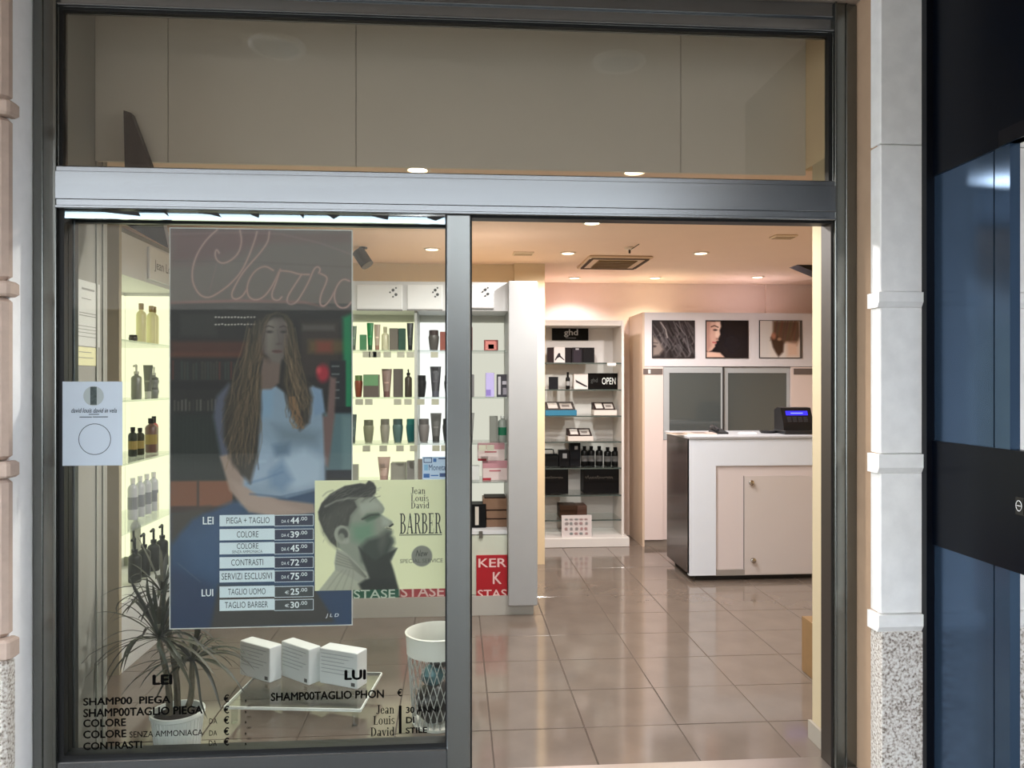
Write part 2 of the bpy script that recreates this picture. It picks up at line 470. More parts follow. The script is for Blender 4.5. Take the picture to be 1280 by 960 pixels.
# side returns beside the shopfront
XSL = P(134, 480, .42).x
XSR = P(1015.5, 480, .25).x
st = struct('wall_left_return', 'pale grey wall return just inside the shop window', 'wall')
box_part('return_wall', GREYW, st, -2.2, .075, 0, XSL, .42, 3.0)
for u in (120, 128):
    yy = PX(u, 600, XSL).y
    box_part('seam_strip', M('seam_grey', (150, 150, 142), .6), st, XSL, yy-.006, 0, XSL+.006, yy+.006, HC)
st2 = struct('wall_right_return', 'cream wall return inside the open doorway', 'wall')
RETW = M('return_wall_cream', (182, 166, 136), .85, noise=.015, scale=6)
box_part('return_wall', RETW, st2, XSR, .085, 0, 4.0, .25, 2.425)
box_part('return_wall_head', CREAM, st2, XSR, .085, 2.425, 4.0, .33, 3.0)
box_part('skirting', M('skirting_grey', (150, 142, 130), .6), st2, XSR-.014, .085, 0, XSR, .262, .075)
# panel over the doorway, three boards with seams
ov = struct('wall_front', 'beige boards closing the space above the shop ceiling behind the upper glass', 'wall')
seams = [XSL, P(210, 60, YBD).x, P(445, 60, YBD).x, P(851, 60, YBD).x, XSR]
BOARD = M('bulkhead_board', (218, 211, 198), .85, noise=.02, scale=3)
for a, b in zip(seams[:-1], seams[1:]):
    box_part('board', BOARD, ov, a+.0015, YBD, 2.40, b-.0015, YBD+.015, 2.999)
box_part('backing', M('board_gap', (120, 108, 96), .9), ov, XSL, YBD+.015, 2.402, XSR, YBD+.02, 2.999)
box_part('top_board', BOARD, ov, XLO, .06, 3.0, XRO+.1, YBD+.03, 3.03)

# ------------------------------------------------------------------ aluminium shopfront
JAMB = M('brushed_aluminium_jamb', (122, 124, 120), .26, .94, noise=.06, scale=14, stretch=(1, 1, .05))
fr = struct('trim_1', 'brushed aluminium shopfront frame with transom and mullion', 'frame')
def vbar(name, x0, x1, z0, z1, y0, y1, mat=ALU, steps=()):
    m = MB().bbox(x0, y0, z0, x1, y1, z1, .003)
    for (a, b, yy) in steps: m.bbox(a, yy, z0, b, y0, z1, .002)
    return m.build(name, mat, fr)
xs = P(53, 600, 0).x
vbar('left_jamb', XLO, XL, 0, ZTO, 0, .07, JAMB, [(xs, xs+.006, -.012), (XL-.012, XL, -.02), (xs+.006, XL-.012, -.008)])
xs = P(1056, 600, 0).x
vbar('right_jamb', XR, XRO, 0, ZTO, 0, .07, JAMB, [(XR, XR+.009, -.02), (xs, xs+.005, -.012), (XR+.009, xs, -.006)])
box_part('dark_jamb_return', DARK, fr, XR-.008, .0, 0, XR, .08, ZT0)
m = MB().bbox(XL, 0, ZTOP, XR, .07, ZTO, .003).bbox(XL, -.012, ZTOP+.055, XR, 0, ZTOP+.061, .002).bbox(XL, -.006, ZTOP+.061, XR, 0, ZTO, .002).bbox(XL, -.015, ZTOP, XR, 0, ZTOP+.008, .002)
m.build('top_rail', ALUH, fr)
m = MB().bbox(XL, -.022, ZT0, XR, .08, ZT1, .004).bbox(XL, -.026, ZT0+.032, XR, -.022, ZT1-.02, .002).bbox(XL, -.028, ZT0, XR, -.02, ZT0+.01, .002)
m.build('transom', ALUH, fr)
vbar('mullion', XM0, XM1, 0, ZT0, -.012, .075, ALU)
box_part('mullion_edge', GASKET, fr, XM1, .0, 0, XM1+.006, .07, ZT0)
box_part('bottom_rail', ALUH, fr, XL, -.012, 0, XM0, .07, ZB, .003)
box_part('threshold_strip', M('threshold_metal', (150, 140, 132), .3, .8), fr, XM1, -.06, -.004, XR-.008, .085, .004)
box_part('door_head_gasket', GASKET, fr, XM1, .0, ZT0-.008, XR-.008, .06, ZT0)

# upper fixed light
w1 = struct('window_1', 'wide fixed upper window above the transom', 'window')
gk = MB().box(XL, .005, ZT1, XL+.012, .03, ZTOP).box(XR-.014, .005, ZT1, XR-.002, .03, ZTOP).box(XL+.012, .005, ZTOP-.012, XR-.014, .03, ZTOP).box(XL+.012, .005, ZT1, XR-.014, .03, ZT1+.004)
gk.build('gasket', GASKET, w1)
box_part('pane', glass('upper_glass', (.92, .91, .89), .05), w1, XL+.01, .015, ZT1, XR-.012, .021, ZTOP-.01)

# left shop window
w2 = struct('window_2', 'left shop window covered with posters and price lettering', 'window')
YG = .028
gk = MB().box(XL, .0, ZB, XL+.02, .06, ZT0).box(XL+.02, .0, ZB, XM0, .06, ZB+.02).box(XM0-.006, .0, ZB+.02, XM0, .06, ZT0)
gk.build('gasket', GASKET, w2)
box_part('pane', glass('shop_window_glass', (.955, .965, .95), .03), w2, XL+.02, YG, ZB+.02, XM0-.006, YG+.006, ZT0-.05)
# strip of polished channel between the transom and the parked leaf, with reflected truss silhouettes modelled as black shapes
chz0, chz1 = P(300, 279, .05).z, ZT0-.004
POL = M('polished_channel', (176, 196, 206), .1, 1.0)
m = MB(); m.add([(XL+.02, .002, chz0), (XM0, .002, chz0), (XM0, .0032, chz1), (XL+.02, .0032, chz1), (XL+.02, .02, chz0), (XM0, .02, chz0), (XM0, .02, chz1), (XL+.02, .02, chz1)],
      [(0,1,2,3),(4,7,6,5),(0,4,5,1),(1,5,6,2),(2,6,7,3),(3,7,4,0)])
m.build('polished_channel', POL, w2)
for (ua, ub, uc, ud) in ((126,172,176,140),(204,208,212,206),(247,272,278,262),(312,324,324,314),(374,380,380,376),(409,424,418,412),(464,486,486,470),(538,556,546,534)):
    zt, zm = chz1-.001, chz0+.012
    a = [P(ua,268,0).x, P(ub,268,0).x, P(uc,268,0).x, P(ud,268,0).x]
    MB().prism([(a[0], zt), (a[1], zt), (a[2]-.004, zm), (a[3], zm+.01)], 1, -.004, .0045).build('truss_silhouette', GASKET, w2)

# parked sliding leaf behind the window
d1 = struct('door_1', 'glass sliding door leaf parked behind the left window', 'door')
xl0, xl1 = P(82, 600, .07).x, P(93.5, 600, .07).x
zl0, zl1 = P(300, 932, .07).z, P(300, 281, .07).z
LEAF = M('dark_leaf_profile', (58, 62, 62), .35, .6)
box_part('stile', LEAF, d1, xl0+.012, .068, zl0-.035, xl1, .10, zl1+.02, .003)
box_part('edge_profile', M('bright_leaf_edge', (196, 198, 198), .25, .9), d1, xl0+.018, .062, zl0-.02, xl0+.024, .068, zl1+.02)
box_part('stile', LEAF, d1, XM0-.004, .078, zl0-.035, XM0+.05, .10, zl1+.02, .003)
box_part('bottom_rail', LEAF, d1, xl1, .068, zl0-.035, XM0-.004, .10, zl0, .003)
box_part('top_rail', LEAF, d1, xl1, .068, zl1, XM0-.004, .10, zl1+.02, .003)
box_part('pane', CLEAR, d1, xl1, .085, zl0, XM0-.004, .091, zl1)

# ------------------------------------------------------------------ stone surround outside
YF = -.14
XRV_L = XLO - .004
pl = struct('pilaster_left', 'pink rusticated stone pilaster left of the shop window', 'pilaster')
XPL = P(16.5, 500, YF).x
box_part('white_reveal', PLASTER, pl, XPL-.05, YF, 0, XRV_L, .07, 3.2)
def zP(u, v, Y): return P(u, v, Y).z
jl = [(3.2, zP(5,128,YF)), (zP(5,148,YF), zP(5,352,YF)), (zP(5,372,YF), zP(5,575,YF)), (zP(5,597,YF), zP(5,795,YF))]
for a, b in jl:
    MB().bbox(XPL-.5, YF-.035, b, XPL-.004, YF+.02, a, .016).build('stone_block', STONE_L, pl)
for a, b in ((zP(5,128,YF), zP(5,148,YF)), (zP(5,352,YF), zP(5,372,YF)), (zP(5,575,YF), zP(5,597,YF)), (zP(5,795,YF), zP(5,822,YF))):
    MB().bbox(XPL-.5, YF-.05, b+.002, XPL+.014, YF+.02, a-.002, .008).build('stone_band', STONE_L, pl)
MB().bbox(XPL-.5, YF-.045, 0, XPL, YF+.02, zP(5,822,YF), .01).build('granite_base', GRAN, pl)

XPR = P(1095, 500, YF).x
XPE = P(1156, 500, YF).x
def pilaster(name, label, x0, x1, reveal):
    p = struct(name, label, 'pilaster')
    if reveal is not None:
        box_part('tan_reveal', TANREV, p, reveal, YF, 0, x0+.02, .10, 3.2)
    u = 1120
    for i, (a, b) in enumerate(((3.2, zP(u,183,YF)), (zP(u,184,YF), zP(u,366,YF)), (zP(u,385,YF), zP(u,566,YF)), (zP(u,590,YF), zP(u,764,YF)))):
        m = MB().bbox(x0, YF-.03, b, x1, YF+.04, a, .004)
        m.build('stone_block', STONE_R, p)
    for a, b in ((zP(u,366,YF), zP(u,385,YF)), (zP(u,566,YF), zP(u,590,YF)), (zP(u,764,YF), zP(u,786,YF))):
        m = MB().prism([(YF+.04, b), (YF-.03, b), (YF-.042, b+.02), (YF-.042, a-.002), (YF+.04, a-.002)], 0, x0-.012, x1)
        m.build('stone_band', STONE_R, p)
    MB().bbox(x0, YF-.036, 0, x1, YF+.04, zP(u,786,YF), .004).build('granite_base', GRAN, p)
    return p
pilaster('pilaster_right', 'pale stone pilaster between the shop frame and the navy gate', XPR, XPE+.05, XRO)
X2 = P(1262, 500, YF).x
pilaster('pilaster_beyond_gate', 'pale stone pilaster glimpsed behind the navy gate at the right edge', X2, X2+.8, None)
wall('wall_outside', 'recessed wall strip behind the navy gate', M('grey_plaster', (170, 168, 164), .9), XPE+.05, YF+.04, 0, X2+.8, .1, 3.2)
wall('wall_facade_left', 'outer wall left of the pink pilaster', M('grey_plaster', (170, 168, 164), .9), -3.6, YF+.021, 0, XPL-.05, .075, 3.2)

# soffit over the shop recess, arcade ceiling, pavement, building across
so = struct('soffit', 'beige soffit above the aluminium shopfront', 'soffit')
box_part('soffit_slab', SOFFIT, so, XRV_L, YF-.03, ZTO+.004, XRO, .06, 3.2)
AZ = 3.42
ac = struct('arcade_ceiling', 'plaster ceiling of the arcade above the pavement', 'ceiling')
box_part('ceiling_slab', SOFFIT, ac, -8, -4.0, AZ, 8, .1, AZ+.1)
box_part('wall_over', SOFFIT, ac, -8, YF-.03, 3.2, 8, .1, AZ)
box_part('front_beam', SOFFIT, ac, -8, -4.3, AZ-.02, 8, -4.0, AZ+.3)
pv = struct('pavement', 'stone pavement in front of the shop', 'pavement')
box_part('pavement_slab', PAVE, pv, -16, -14.6, -.06, 18, -.02, -.006)
ob = struct('building_across', 'plain building across the street', 'building')
box_part('building_wall', M('street_facade', (142, 134, 126), .9), ob, -16, -15, 3.1, 5.2, -14, 5.5)
box_part('shop_row', M('street_shopfront_dark', (46, 44, 42), .8), ob, -16, -15, 0, 5.2, -14.02, 3.1)
box_part('tall_wing', M('street_facade_dark', (44, 42, 42), .9), ob, 5.2, -15, 0, 18, -14, 11)
def mirror_lamp(u, v, name, label):
    d = ray(u, v); t = (AZ-EYE)/d.z
    p = CAM + d*t
    y = -p.y
    r = thing(name, label, 'ceiling lamp', (p.x, y, AZ))
    MB().lathe([(.155, -.001), (.16, -.015), (.15, -.028), (.12, -.03), (.12, -.02)], 28, cap=False).build('ring', M('lamp_white', (236, 234, 228), .4), r)
    MB().lathe([(.12, -.022), (.06, -.016), (.0, -.014)], 28, cap=False).build('diffuser', M('lamp_diffuser', (170, 180, 182), .3), r)
mirror_lamp(345, 52, 'round_ceiling_lamp', 'round lamp on the arcade ceiling, mirrored left in the upper window')
mirror_lamp(775, 72, 'round_ceiling_lamp', 'round lamp on the arcade ceiling, mirrored right in the upper window')

# ------------------------------------------------------------------ navy gate at the right
NAVY = M('navy_gloss_panel', (66, 88, 114), .2, .7)
NAVYD = M('navy_frame', (9, 11, 18), .3, 0, spec=.25)
NAVYB = M('navy_box', (3, 7, 17), .3, 0, spec=.15)
GX = P(1168, 500, -.2).x
gt = thing('navy_gate', 'glossy navy metal gate with lock rail at the right edge', 'gate', (GX, -.2, 0))
g0 = gt.location
yA = 0.0; yB = PX(1245, 500, GX).y - g0.y; yC = PX(1264, 500, GX).y - g0.y
zrail0, zrail1 = PX(1170, 681, GX).z, PX(1247, 560, GX).z
ztop = PX(1245, 187, GX).z
box_part('post', NAVYD, gt, -.03, yA, 0, .09, yA+.03, 3.2)
box_part('panel', NAVY, gt, .0, yB+.012, 0, .03, yA, zrail0)
box_part('panel', NAVY, gt, .0, yB+.012, zrail1, .03, yA, ztop)
box_part('stile', NAVY, gt, -.004, yC, 0, .03, yB, zrail0)
box_part('stile', NAVY, gt, -.004, yC, zrail1, .03, yB, ztop)
box_part('stile_gap', GASKET, gt, .004, yB, 0, .03, yB+.012, ztop)
box_part('lock_rail', NAVYB, gt, -.008, -1.3, zrail0, .03, yA, zrail1)
box_part('head_box', NAVYB, gt, -.006, -1.4, ztop, .03, yA, 3.2)
box_part('head_beam', NAVYD, gt, -.012, -1.4, ztop, .03, yA-.35, ztop+.05)
lk = PX(1277, 632, GX)
box_part('lock_plate', M('lock_black', (10, 10, 12), .4), gt, -.011, lk.y-g0.y-.022, lk.z-.028, -.007, lk.y-g0.y+.012, lk.z+.026)
ps = []
for k in range(14):
    a = 2*math.pi*k/14; ps.append((-.0125, lk.y-g0.y-.004+.012*math.cos(a), lk.z+.016*math.sin(a)))
ps.append(ps[0])
MB().tube(ps, .0012, 4).tube([(-.0125, lk.y-g0.y-.012, lk.z), (-.0125, lk.y-g0.y+.004, lk.z)], .0012, 4).build('lock_emblem', M('emblem_white', (220, 220, 220), .5), gt)
# ------------------------------------------------------------------ ceiling fittings
GLOW_W = emission('downlight_glow', (255, 240, 214), 5.0)
RIM = M('downlight_rim', (232, 214, 190), .5)
def downlight(u, v, label, power, rgb=(1, .80, .58), size=168, r=.045):
    p = PZ(u, v, HC)
    t = thing('downlight', label, 'downlight', (p.x, p.y, HC), group='round ceiling downlights')
    MB().lathe([(r*1.35, 0), (r*1.4, -.006), (r*1.05, -.009), (r, -.003)], 20, cap=False).build('rim', RIM, t)
    MB().lathe([(r, -.004), (r*.5, -.0055), (0, -.006)], 20, cap=False).build('bulb', GLOW_W, t)
    spot('downlight_beam', (0, 0, -.03), power, rgb, size, .45, .04, t)
WARM = (1, .97, .94); PINK = (.94, .88, 1.0); YEL = (1, .98, .76)
downlight(522, 211, 'downlight seen through the upper glass, left of the two', 49, WARM)
downlight(793, 214, 'downlight seen through the upper glass, right of the two', 49, WARM)
downlight(540, 311, 'downlight seen through the left window beside the mullion', 18, WARM)
downlight(372, 330, 'added unseen downlight behind the large poster, brightening the left window area', 32, WARM)  # unseen lamp added to brighten the area behind the left window
downlight(740, 278, 'downlight just below the transom over the open door', 49, WARM)
downlight(710, 316, 'downlight between the small vent and the air conditioner', 49, WARM)
downlight(876, 316, 'downlight right of the air conditioner', 49, WARM)
downlight(718, 347, 'downlight with pink glow on the wall above the white shelf rack', 11, PINK, 136)
downlight(819, 347, 'downlight with yellow glow on the wall above the tall cabinet', 10, YEL, 136)
downlight(947, 346, 'downlight with pink glow on the wall above the third picture', 11, PINK, 136)

p = PZ(767, 327, HC)
ac_ = thing('air_conditioner', 'recessed square ceiling air conditioner with dark slots', 'air conditioner', (p.x, p.y, HC))
a0 = PZ(728, 327, HC).x - p.x; a1 = PZ(806, 327, HC).x - p.x
hy = (PZ(767, 319.5, HC).y - PZ(767, 334.5, HC).y); hy = abs(hy)/2
sx = (a1-a0)/2; cxx = (a1+a0)/2
m = MB().bbox(cxx-sx, -hy, -.02, cxx+sx, hy, 0, .012); m.build('cover', M('ac_cover', (214, 184, 150), .6), ac_)
SLOT = M('ac_slot', (74, 50, 26), .8)
for (x0, y0, x1, y1) in ((cxx-sx*.9, hy*.78, cxx+sx*.9, hy*.92), (cxx-sx*.9, -hy*.92, cxx+sx*.9, -hy*.78), (cxx-sx*.93, -hy*.75, cxx-sx*.82, hy*.75), (cxx+sx*.82, -hy*.75, cxx+sx*.93, hy*.75)):
    box_part('slot', SLOT, ac_, x0, y0, -.024, x1, y1, -.019)
gr = box_part('grille', M('ac_grille', (140, 112, 70), .7), ac_, cxx-sx*.62, -hy*.6, -.024, cxx+sx*.62, hy*.6, -.019)
for k in range(7):
    yy = -hy*.55 + hy*1.1*k/6
    box_part('grille_bar', M('ac_grille_bar', (112, 86, 50), .7), gr, cxx-sx*.6, yy-.008, -.028, cxx+sx*.6, yy+.008, -.0235)

def vent(u0, u1, v, label):
    a, b = PZ(u0, v, HC), PZ(u1, v, HC)
    t = thing('ceiling_vent', label, 'vent', ((a.x+b.x)/2, a.y, HC))
    w = (b.x-a.x)/2
    box_part('frame', M('vent_frame', (236, 212, 180), .6), t, -w, -.06, -.012, w, .06, 0, .004)
    for k in (-1, 0, 1):
        box_part('louvre', M('vent_louvre', (200, 172, 138), .6), t, -w*.85, k*.03-.008, -.016, w*.85, k*.03+.008, -.011)
vent(641, 667, 316, 'small rectangular ceiling vent above the lit back cabinet')
vent(965, 994, 295, 'small rectangular ceiling vent right of the downlights')

p = PZ(787, 309, HC)
t = thing('smoke_detector', 'small smoke detector with dangling wire above the air conditioner', 'smoke detector', (p.x, p.y, HC))
MB().lathe([(.035, 0), (.035, -.012), (.02, -.02)], 14).build('base', RIM, t)
MB().tube([(0, 0, -.02), (.0, -.0, -.045)], .008, 6).build('sensor', M('sensor_dark', (70, 52, 40), .6), t)
MB().tube([(0, 0, -.02), (.02, -.05, -.012), (.035, -.14, -.004)], .003, 5).build('wire', M('sensor_dark', (70, 52, 40), .6), t)

# stand-in for a likely reflection, a fin on the left, rising past the transom
p = P(172, 200, .27)
fa = [P(157, 140, .27), P(166, 143, .27), P(190, 207, .27), P(213, 312, .27), P(160, 282, .27)]
ft = thing('reflection_wedge', 'dark brown wedge standing in for a likely reflection at upper left', 'panel', (p.x, .27, 0))
MB().prism([(q.x-p.x, q.z) for q in fa], 1, -.02, .02).build('dark_wedge', M('wedge_brown', (52, 38, 32), .6), ft)

# black projector spot
p = PZ(454, 309, HC)
pt = thing('projector_spotlight', 'black adjustable spotlight hanging from the ceiling behind the window', 'spotlight', (p.x, p.y, HC))
BLK = M('black_plastic', (26, 25, 24), .45)
MB().lathe([(.03, 0), (.03, -.012)], 12).build('base', BLK, pt)
MB().tube([(0, 0, -.01), (0, 0, -.055)], .008, 6).build('stem', BLK, pt)
d = Vector((.5, -.2, -.75)).normalized(); c = Vector((-.02, 0, -.055))
MB().tube([c-d*.03, c+d*.10], .048, 12).build('lamp_head', M('spot_head', (46, 42, 38), .5), pt)

p = PZ(1010, 333, HC)
t = thing('ceiling_speaker', 'dark wedge speaker on the ceiling beside the doorway edge', 'speaker', (p.x, p.y, HC))
MB().prism([(-.13, 0), (.2, 0), (.2, -.09), (.1, -.09)], 1, -.08, .08).build('housing', BLK, t)

# ------------------------------------------------------------------ lit back cabinet
CY = 2.08; CYB = 2.46
def czy(v, u=520, Y=CY): return P(u, v, Y).z
bc = thing('lit_display_cabinet', 'white lit display cabinet with glass shelves full of hair products', 'cabinet', (0, CY, 0))
cx0, cx1 = -2.11, P(635, 500, CY).x
cxe = P(672, 500, CY-.05).x
zh0, zh1 = czy(388), czy(352)
CABW = M('cabinet_white', (206, 206, 206), .4, noise=.01, scale=6)
box_part('header', CABW, bc, cx0, 0, zh0, cx1, .36, zh1)
box_part('end_column', M('column_grey', (158, 158, 158), .4, noise=.015, scale=8), bc, cx1, -.05, .07, cxe, .38, zh1+.004, .004)
box_part('plinth', M('plinth_grey', (176, 172, 164), .5), bc, cx0, .0, 0, cxe-.02, .36, .125)
box_part('back_board', M('cabinet_back', (214, 214, 204), .5), bc, cx0, .36, 0, cx1, .38, zh1)
zr = [1.723, 1.417, 1.117, .865, .552]
xd1 = P(520.5, 500, CY+.1).x; xd2 = P(575, 500, CY+.1).x
LED_L = emission('backlight_warm_green', (250, 250, 208), .72)
LED_M = emission('backlight_white', (250, 252, 250), .74)
LED_R = emission('backlight_dim', (224, 224, 208), .46)
for (a, b, mat) in ((cx0+.02, xd1-.012, LED_L), (xd1+.012, xd2-.01, LED_M), (xd2+.01, cx1-.005, LED_R)):
    box_part('light_panel', mat, bc, a, .35, zr[4]+.04, b, .36, zh0-.05)
for xd in (xd1, xd2):
    box_part('divider', M('divider_grey', (176, 178, 172), .4), bc, xd-.009, .02, .125, xd+.009, .35, zh0)
for z in zr[:4]:
    gs = box_part('glass_shelf', SHELFG, bc, cx0+.02, .03, z-.012, cx1-.003, .349, z-.003)
box_part('lower_shelf', CABW, bc, cx0+.02, .015, zr[4]-.03, cx1-.003, .349, zr[4]-.003)
box_part('cupboard_front', M('cupboard_greenish', (196, 200, 184), .4), bc, xd2+.012, .02, .13, cx1-.003, .04, zr[4]-.035)
box_part('cupboard_front', M('cupboard_greenish', (196, 200, 184), .4), bc, xd1+.012, .02, .13, xd2-.012, .04, zr[4]-.035)
box_part('cupboard_front', M('cupboard_greenish', (196, 200, 184), .4), bc, cx0+.02, .02, .13, xd1-.012, .04, zr[4]-.035)
q = P(601, 668, CY+.015)
box_part('lock', M('lock_steel', (120, 116, 106), .3, .8), bc, q.x-.012, .004, q.z-.022, q.x+.012, .021, q.z+.022)
# price tags under the shelves
TAGM = M('price_tag_paper', (168, 168, 150), .6)
tags = [(0,(458,466,471,484,501,513,543)), (1,(449,461,497,510,526,544)), (2,(458,479,500,517,545,556)), (2,(603,613))]
for (r, us) in tags:
    for u in us:
        q = P(u, 500, CY+.02)
        box_part('price_tag', TAGM, bc, q.x-.024, .018, zr[r]-.052, q.x+.024, .024, zr[r]-.014)
# framed little signs on the header
def cab_sign(u0, u1, v0, v1, label, art=True):
    a, b = P(u0, v0, CY-.01), P(u1, v1, CY-.01)
    t = thing('header_sign', label, 'sign', ((a.x+b.x)/2, CY, b.z))
    w = (b.x-a.x)/2; h = a.z-b.z
    box_part('plate', M('sign_plate', (226, 226, 226), .3), t, -w, -.014, 0, w, -.0005, h, .003)
    box_part('shadow_lip', M('sign_lip', (110, 108, 104), .5), t, -w, -.016, -.008, w, 0, 0)
    for k in range(5):
        rr = .006+.004*(k % 2)
        o = MB().lathe([(rr, 0), (rr, .002)], 8, (0,0,0)).build('printed_leaf', M('sign_ink', (60, 62, 64), .6), t)
        o.rotation_euler = (math.pi/2, 0, 0); o.location = (w*(.72-.13*(k % 3)), -.0145, h*(.88-.09*k))
cab_sign(566, 617, 356, 385, 'white sign with dark leaf print on the cabinet header, right of the mullion')
cab_sign(446, 503, 356, 387, 'white sign on the cabinet header, left through the window')
cab_sign(509, 553, 356, 387, 'white sign on the cabinet header beside the mullion')

# ------------------------------------------------------------------ products
def shade(rgb, k): return tuple(max(0, min(255, c*k)) for c in rgb)
def pm(rgb, rough=.4, metal=0): return M('product_%02x%02x%02x' % tuple(int(c) for c in rgb), rgb, rough, metal, spec=.5 if sum(rgb) > 150 else .15)
def jar(name, lab, loc, w, h, rgb, lid=None, grp=None):
    t = thing(name, lab, 'jar', loc, group=grp)
    r = w/2; hb = h*.76
    MB().lathe([(r*.62, 0), (r*.72, .006), (r*.92, hb*.55), (r, hb*.86), (r*.9, hb)], 16).sm().build('body', pm(rgb, .35), t)
    MB().lathe([(r*.86, hb), (r*.88, hb+.004), (r*.88, h-.004), (r*.8, h)], 16).build('lid', pm(lid or shade(rgb, .75), .35), t)
    return t
def tube(name, lab, loc, w, h, rgb, cap=None, grp=None):
    t = thing(name, lab, 'tube', loc, group=grp)
    hc = h*.2; n = 14
    MB().lathe([(w*.31, 0), (w*.33, hc)], n).build('cap', pm(cap or shade(rgb, .7), .35), t)
    rings = []
    for k in range(5):
        f = k/4; a = w*.34+(w*.5-w*.34)*f; b = w*.33*(1-f)+.003*f
        rings.append([(a*math.cos(2*math.pi*j/n), b*math.sin(2*math.pi*j/n), hc+(h-hc)*f) for j in range(n)])
    MB().loft(rings).sm().build('body', pm(rgb, .35), t)
    MB().box(-w*.22, -w*.26, hc+(h-hc)*.35, w*.22, -w*.235, hc+(h-hc)*.42).build('printed_band', pm(shade(rgb, 1.35), .5), t)
    return t
def bottle(name, lab, loc, w, h, rgb, cap=None, grp=None, pump=False, body=.72, label=None):
    t = thing(name, lab, 'bottle', loc, group=grp)
    r = w/2; hb = h*body
    MB().lathe([(r*.92, 0), (r, .006), (r, hb*.9), (r*.85, hb*.97), (r*.42, hb*1.03), (r*.4, hb*1.08)], 14).sm().build('body', pm(rgb, .3), t)
    c = pm(cap or shade(rgb, .5), .35)
    if pump:
        MB().lathe([(r*.5, hb*1.08), (r*.5, hb*1.2), (r*.2, hb*1.2), (r*.2, h*.94)], 10).build('collar', c, t)
        MB().tube([(0, 0, h*.94), (0, 0, h*.985), (0, -r*.1, h), (0, -r*1.2, h*.97)], r*.22, 6).build('pump', c, t)
    else:
        MB().lathe([(r*.5, hb*1.06), (r*.52, h*.99), (r*.45, h)], 12).build('cap', c, t)
    if label:
        MB().lathe([(r*1.01, hb*.3), (r*1.01, hb*.66)], 14, cap=False).build('label_band', pm(label, .5), t)
    return t
def carton(name, lab, loc, w, h, rgb, d=None, grp=None, band=None, rz=0):
    t = thing(name, lab, 'box', loc, rz, group=grp)
    d = d or min(w, .09)
    MB().bbox(-w/2, -d/2, 0, w/2, d/2, h, .002).build('carton', pm(rgb, .5), t)
    if band:
        for (x0, z0, x1, z1, c) in band:
            MB().box(-w/2+w*x0, -d/2-.0012, h*z0, -w/2+w*x1, -d/2, h*z1).build('printed_panel', pm(c, .5), t)
    return t
YI = CY+.17
tI = YI+D
def put(kind, row, u0, u1, vt, vb, lab, rgb, name, Y=YI, **kw):
    a, b = P(u0, 500, Y), P(u1, 500, Y)
    x = (a.x+b.x)/2; w = (b.x-a.x); z = zr[row]-.003
    h = (vb-vt)/FPX*(Y+D)/ (ray((u0+u1)/2, 500).y)
    return kind(name, lab, (x, Y, z), w, h, rgb, **kw)
G1 = 'products on the top lit shelf'; G2 = 'products on the second lit shelf'; G3 = 'products on the third lit shelf'; G4 = 'products on the fourth lit shelf'
B = 'back cabinet'
put(tube, 0, 438, 446, 407, 438, 'grey green tube at the poster edge on the top lit shelf', (96,120,96), 'cream_tube', grp=G1)
put(carton, 0, 450, 458, 418, 438, 'small green box on the top lit shelf left of the tall green tube', (74,140,92), 'product_box', grp=G1)
put(tube, 0, 458.5, 467, 403, 438, 'tall bright green tube on the top lit shelf', (24,132,66), 'cream_tube', grp=G1)
put(tube, 0, 467.5, 475.5, 405, 438, 'beige pink tube on the top lit shelf right of the green tube', (190,170,150), 'cream_tube', grp=G1, cap=(160,120,100))
put(bottle, 0, 477, 486, 408, 438, 'pale cream bottle on the top lit shelf', (224,220,186), 'product_bottle', grp=G1, cap=(196,190,160))
put(carton, 0, 487, 498, 410, 438, 'grey brown box on the top lit shelf left of a dark green box', (112,104,92), 'product_box', grp=G1)
put(carton, 0, 498.3, 507, 410, 438, 'dark green box on the top lit shelf beside the grey brown box', (20,78,56), 'product_box', grp=G1)
put(tube, 0, 508.5, 517, 403, 438, 'tall charcoal tube on the top lit shelf left of the divider', (66,68,66), 'cream_tube', grp=G1)
put(jar, 0, 535.5, 549, 412, 438, 'dark patterned jar on the top lit shelf right of the divider', (92,88,84), 'cream_jar', grp=G1, lid=(70,56,54))
put(carton, 0, 550, 558, 414, 438, 'brick red box on the top lit shelf beside the mullion', (150,74,58), 'product_box', grp=G1)
put(carton, 0, 584, 590.5, 408, 438, 'dark red box on the top lit shelf just right of the mullion', (112,40,34), 'product_box', grp=G1)
put(carton, 0, 605, 622.5, 425, 439, 'small red framed picture box on the top lit shelf by the end column', (130,52,46), 'product_box', grp=G1, d=.03, band=[(.1,.12,.9,.88,(200,120,110)),(.3,.2,.7,.6,(170,60,60))])
put(jar, 1, 443, 453.5, 468, 495, 'rust brown jar with green lid on the second lit shelf', (132,62,34), 'cream_jar', grp=G2, lid=(96,124,70))
put(carton, 1, 455, 474, 467, 495, 'wide brown box with green top on the second lit shelf', (96,84,76), 'product_box', grp=G2, band=[(.02,.5,.98,.98,(104,150,104))])
put(tube, 1, 477, 490, 460, 495, 'taupe tube on the second lit shelf', (140,116,106), 'cream_tube', grp=G2, cap=(116,84,78))
put(carton, 1, 492, 503.5, 460, 495, 'tall dark brown box on the second lit shelf', (92,84,76), 'product_box', grp=G2)
put(bottle, 1, 506, 515, 461, 495, 'slim dark brown pump bottle on the second lit shelf', (84,74,62), 'product_bottle', grp=G2, pump=True, body=.74)
put(jar, 1, 520.5, 533, 468, 495, 'black jar on the second lit shelf right of the divider', (38,38,38), 'cream_jar', grp=G2)
put(tube, 1, 537.5, 551.5, 457, 495, 'dark grey tube on the second lit shelf right of the divider', (66,66,72), 'cream_tube', grp=G2, cap=(84,86,98))
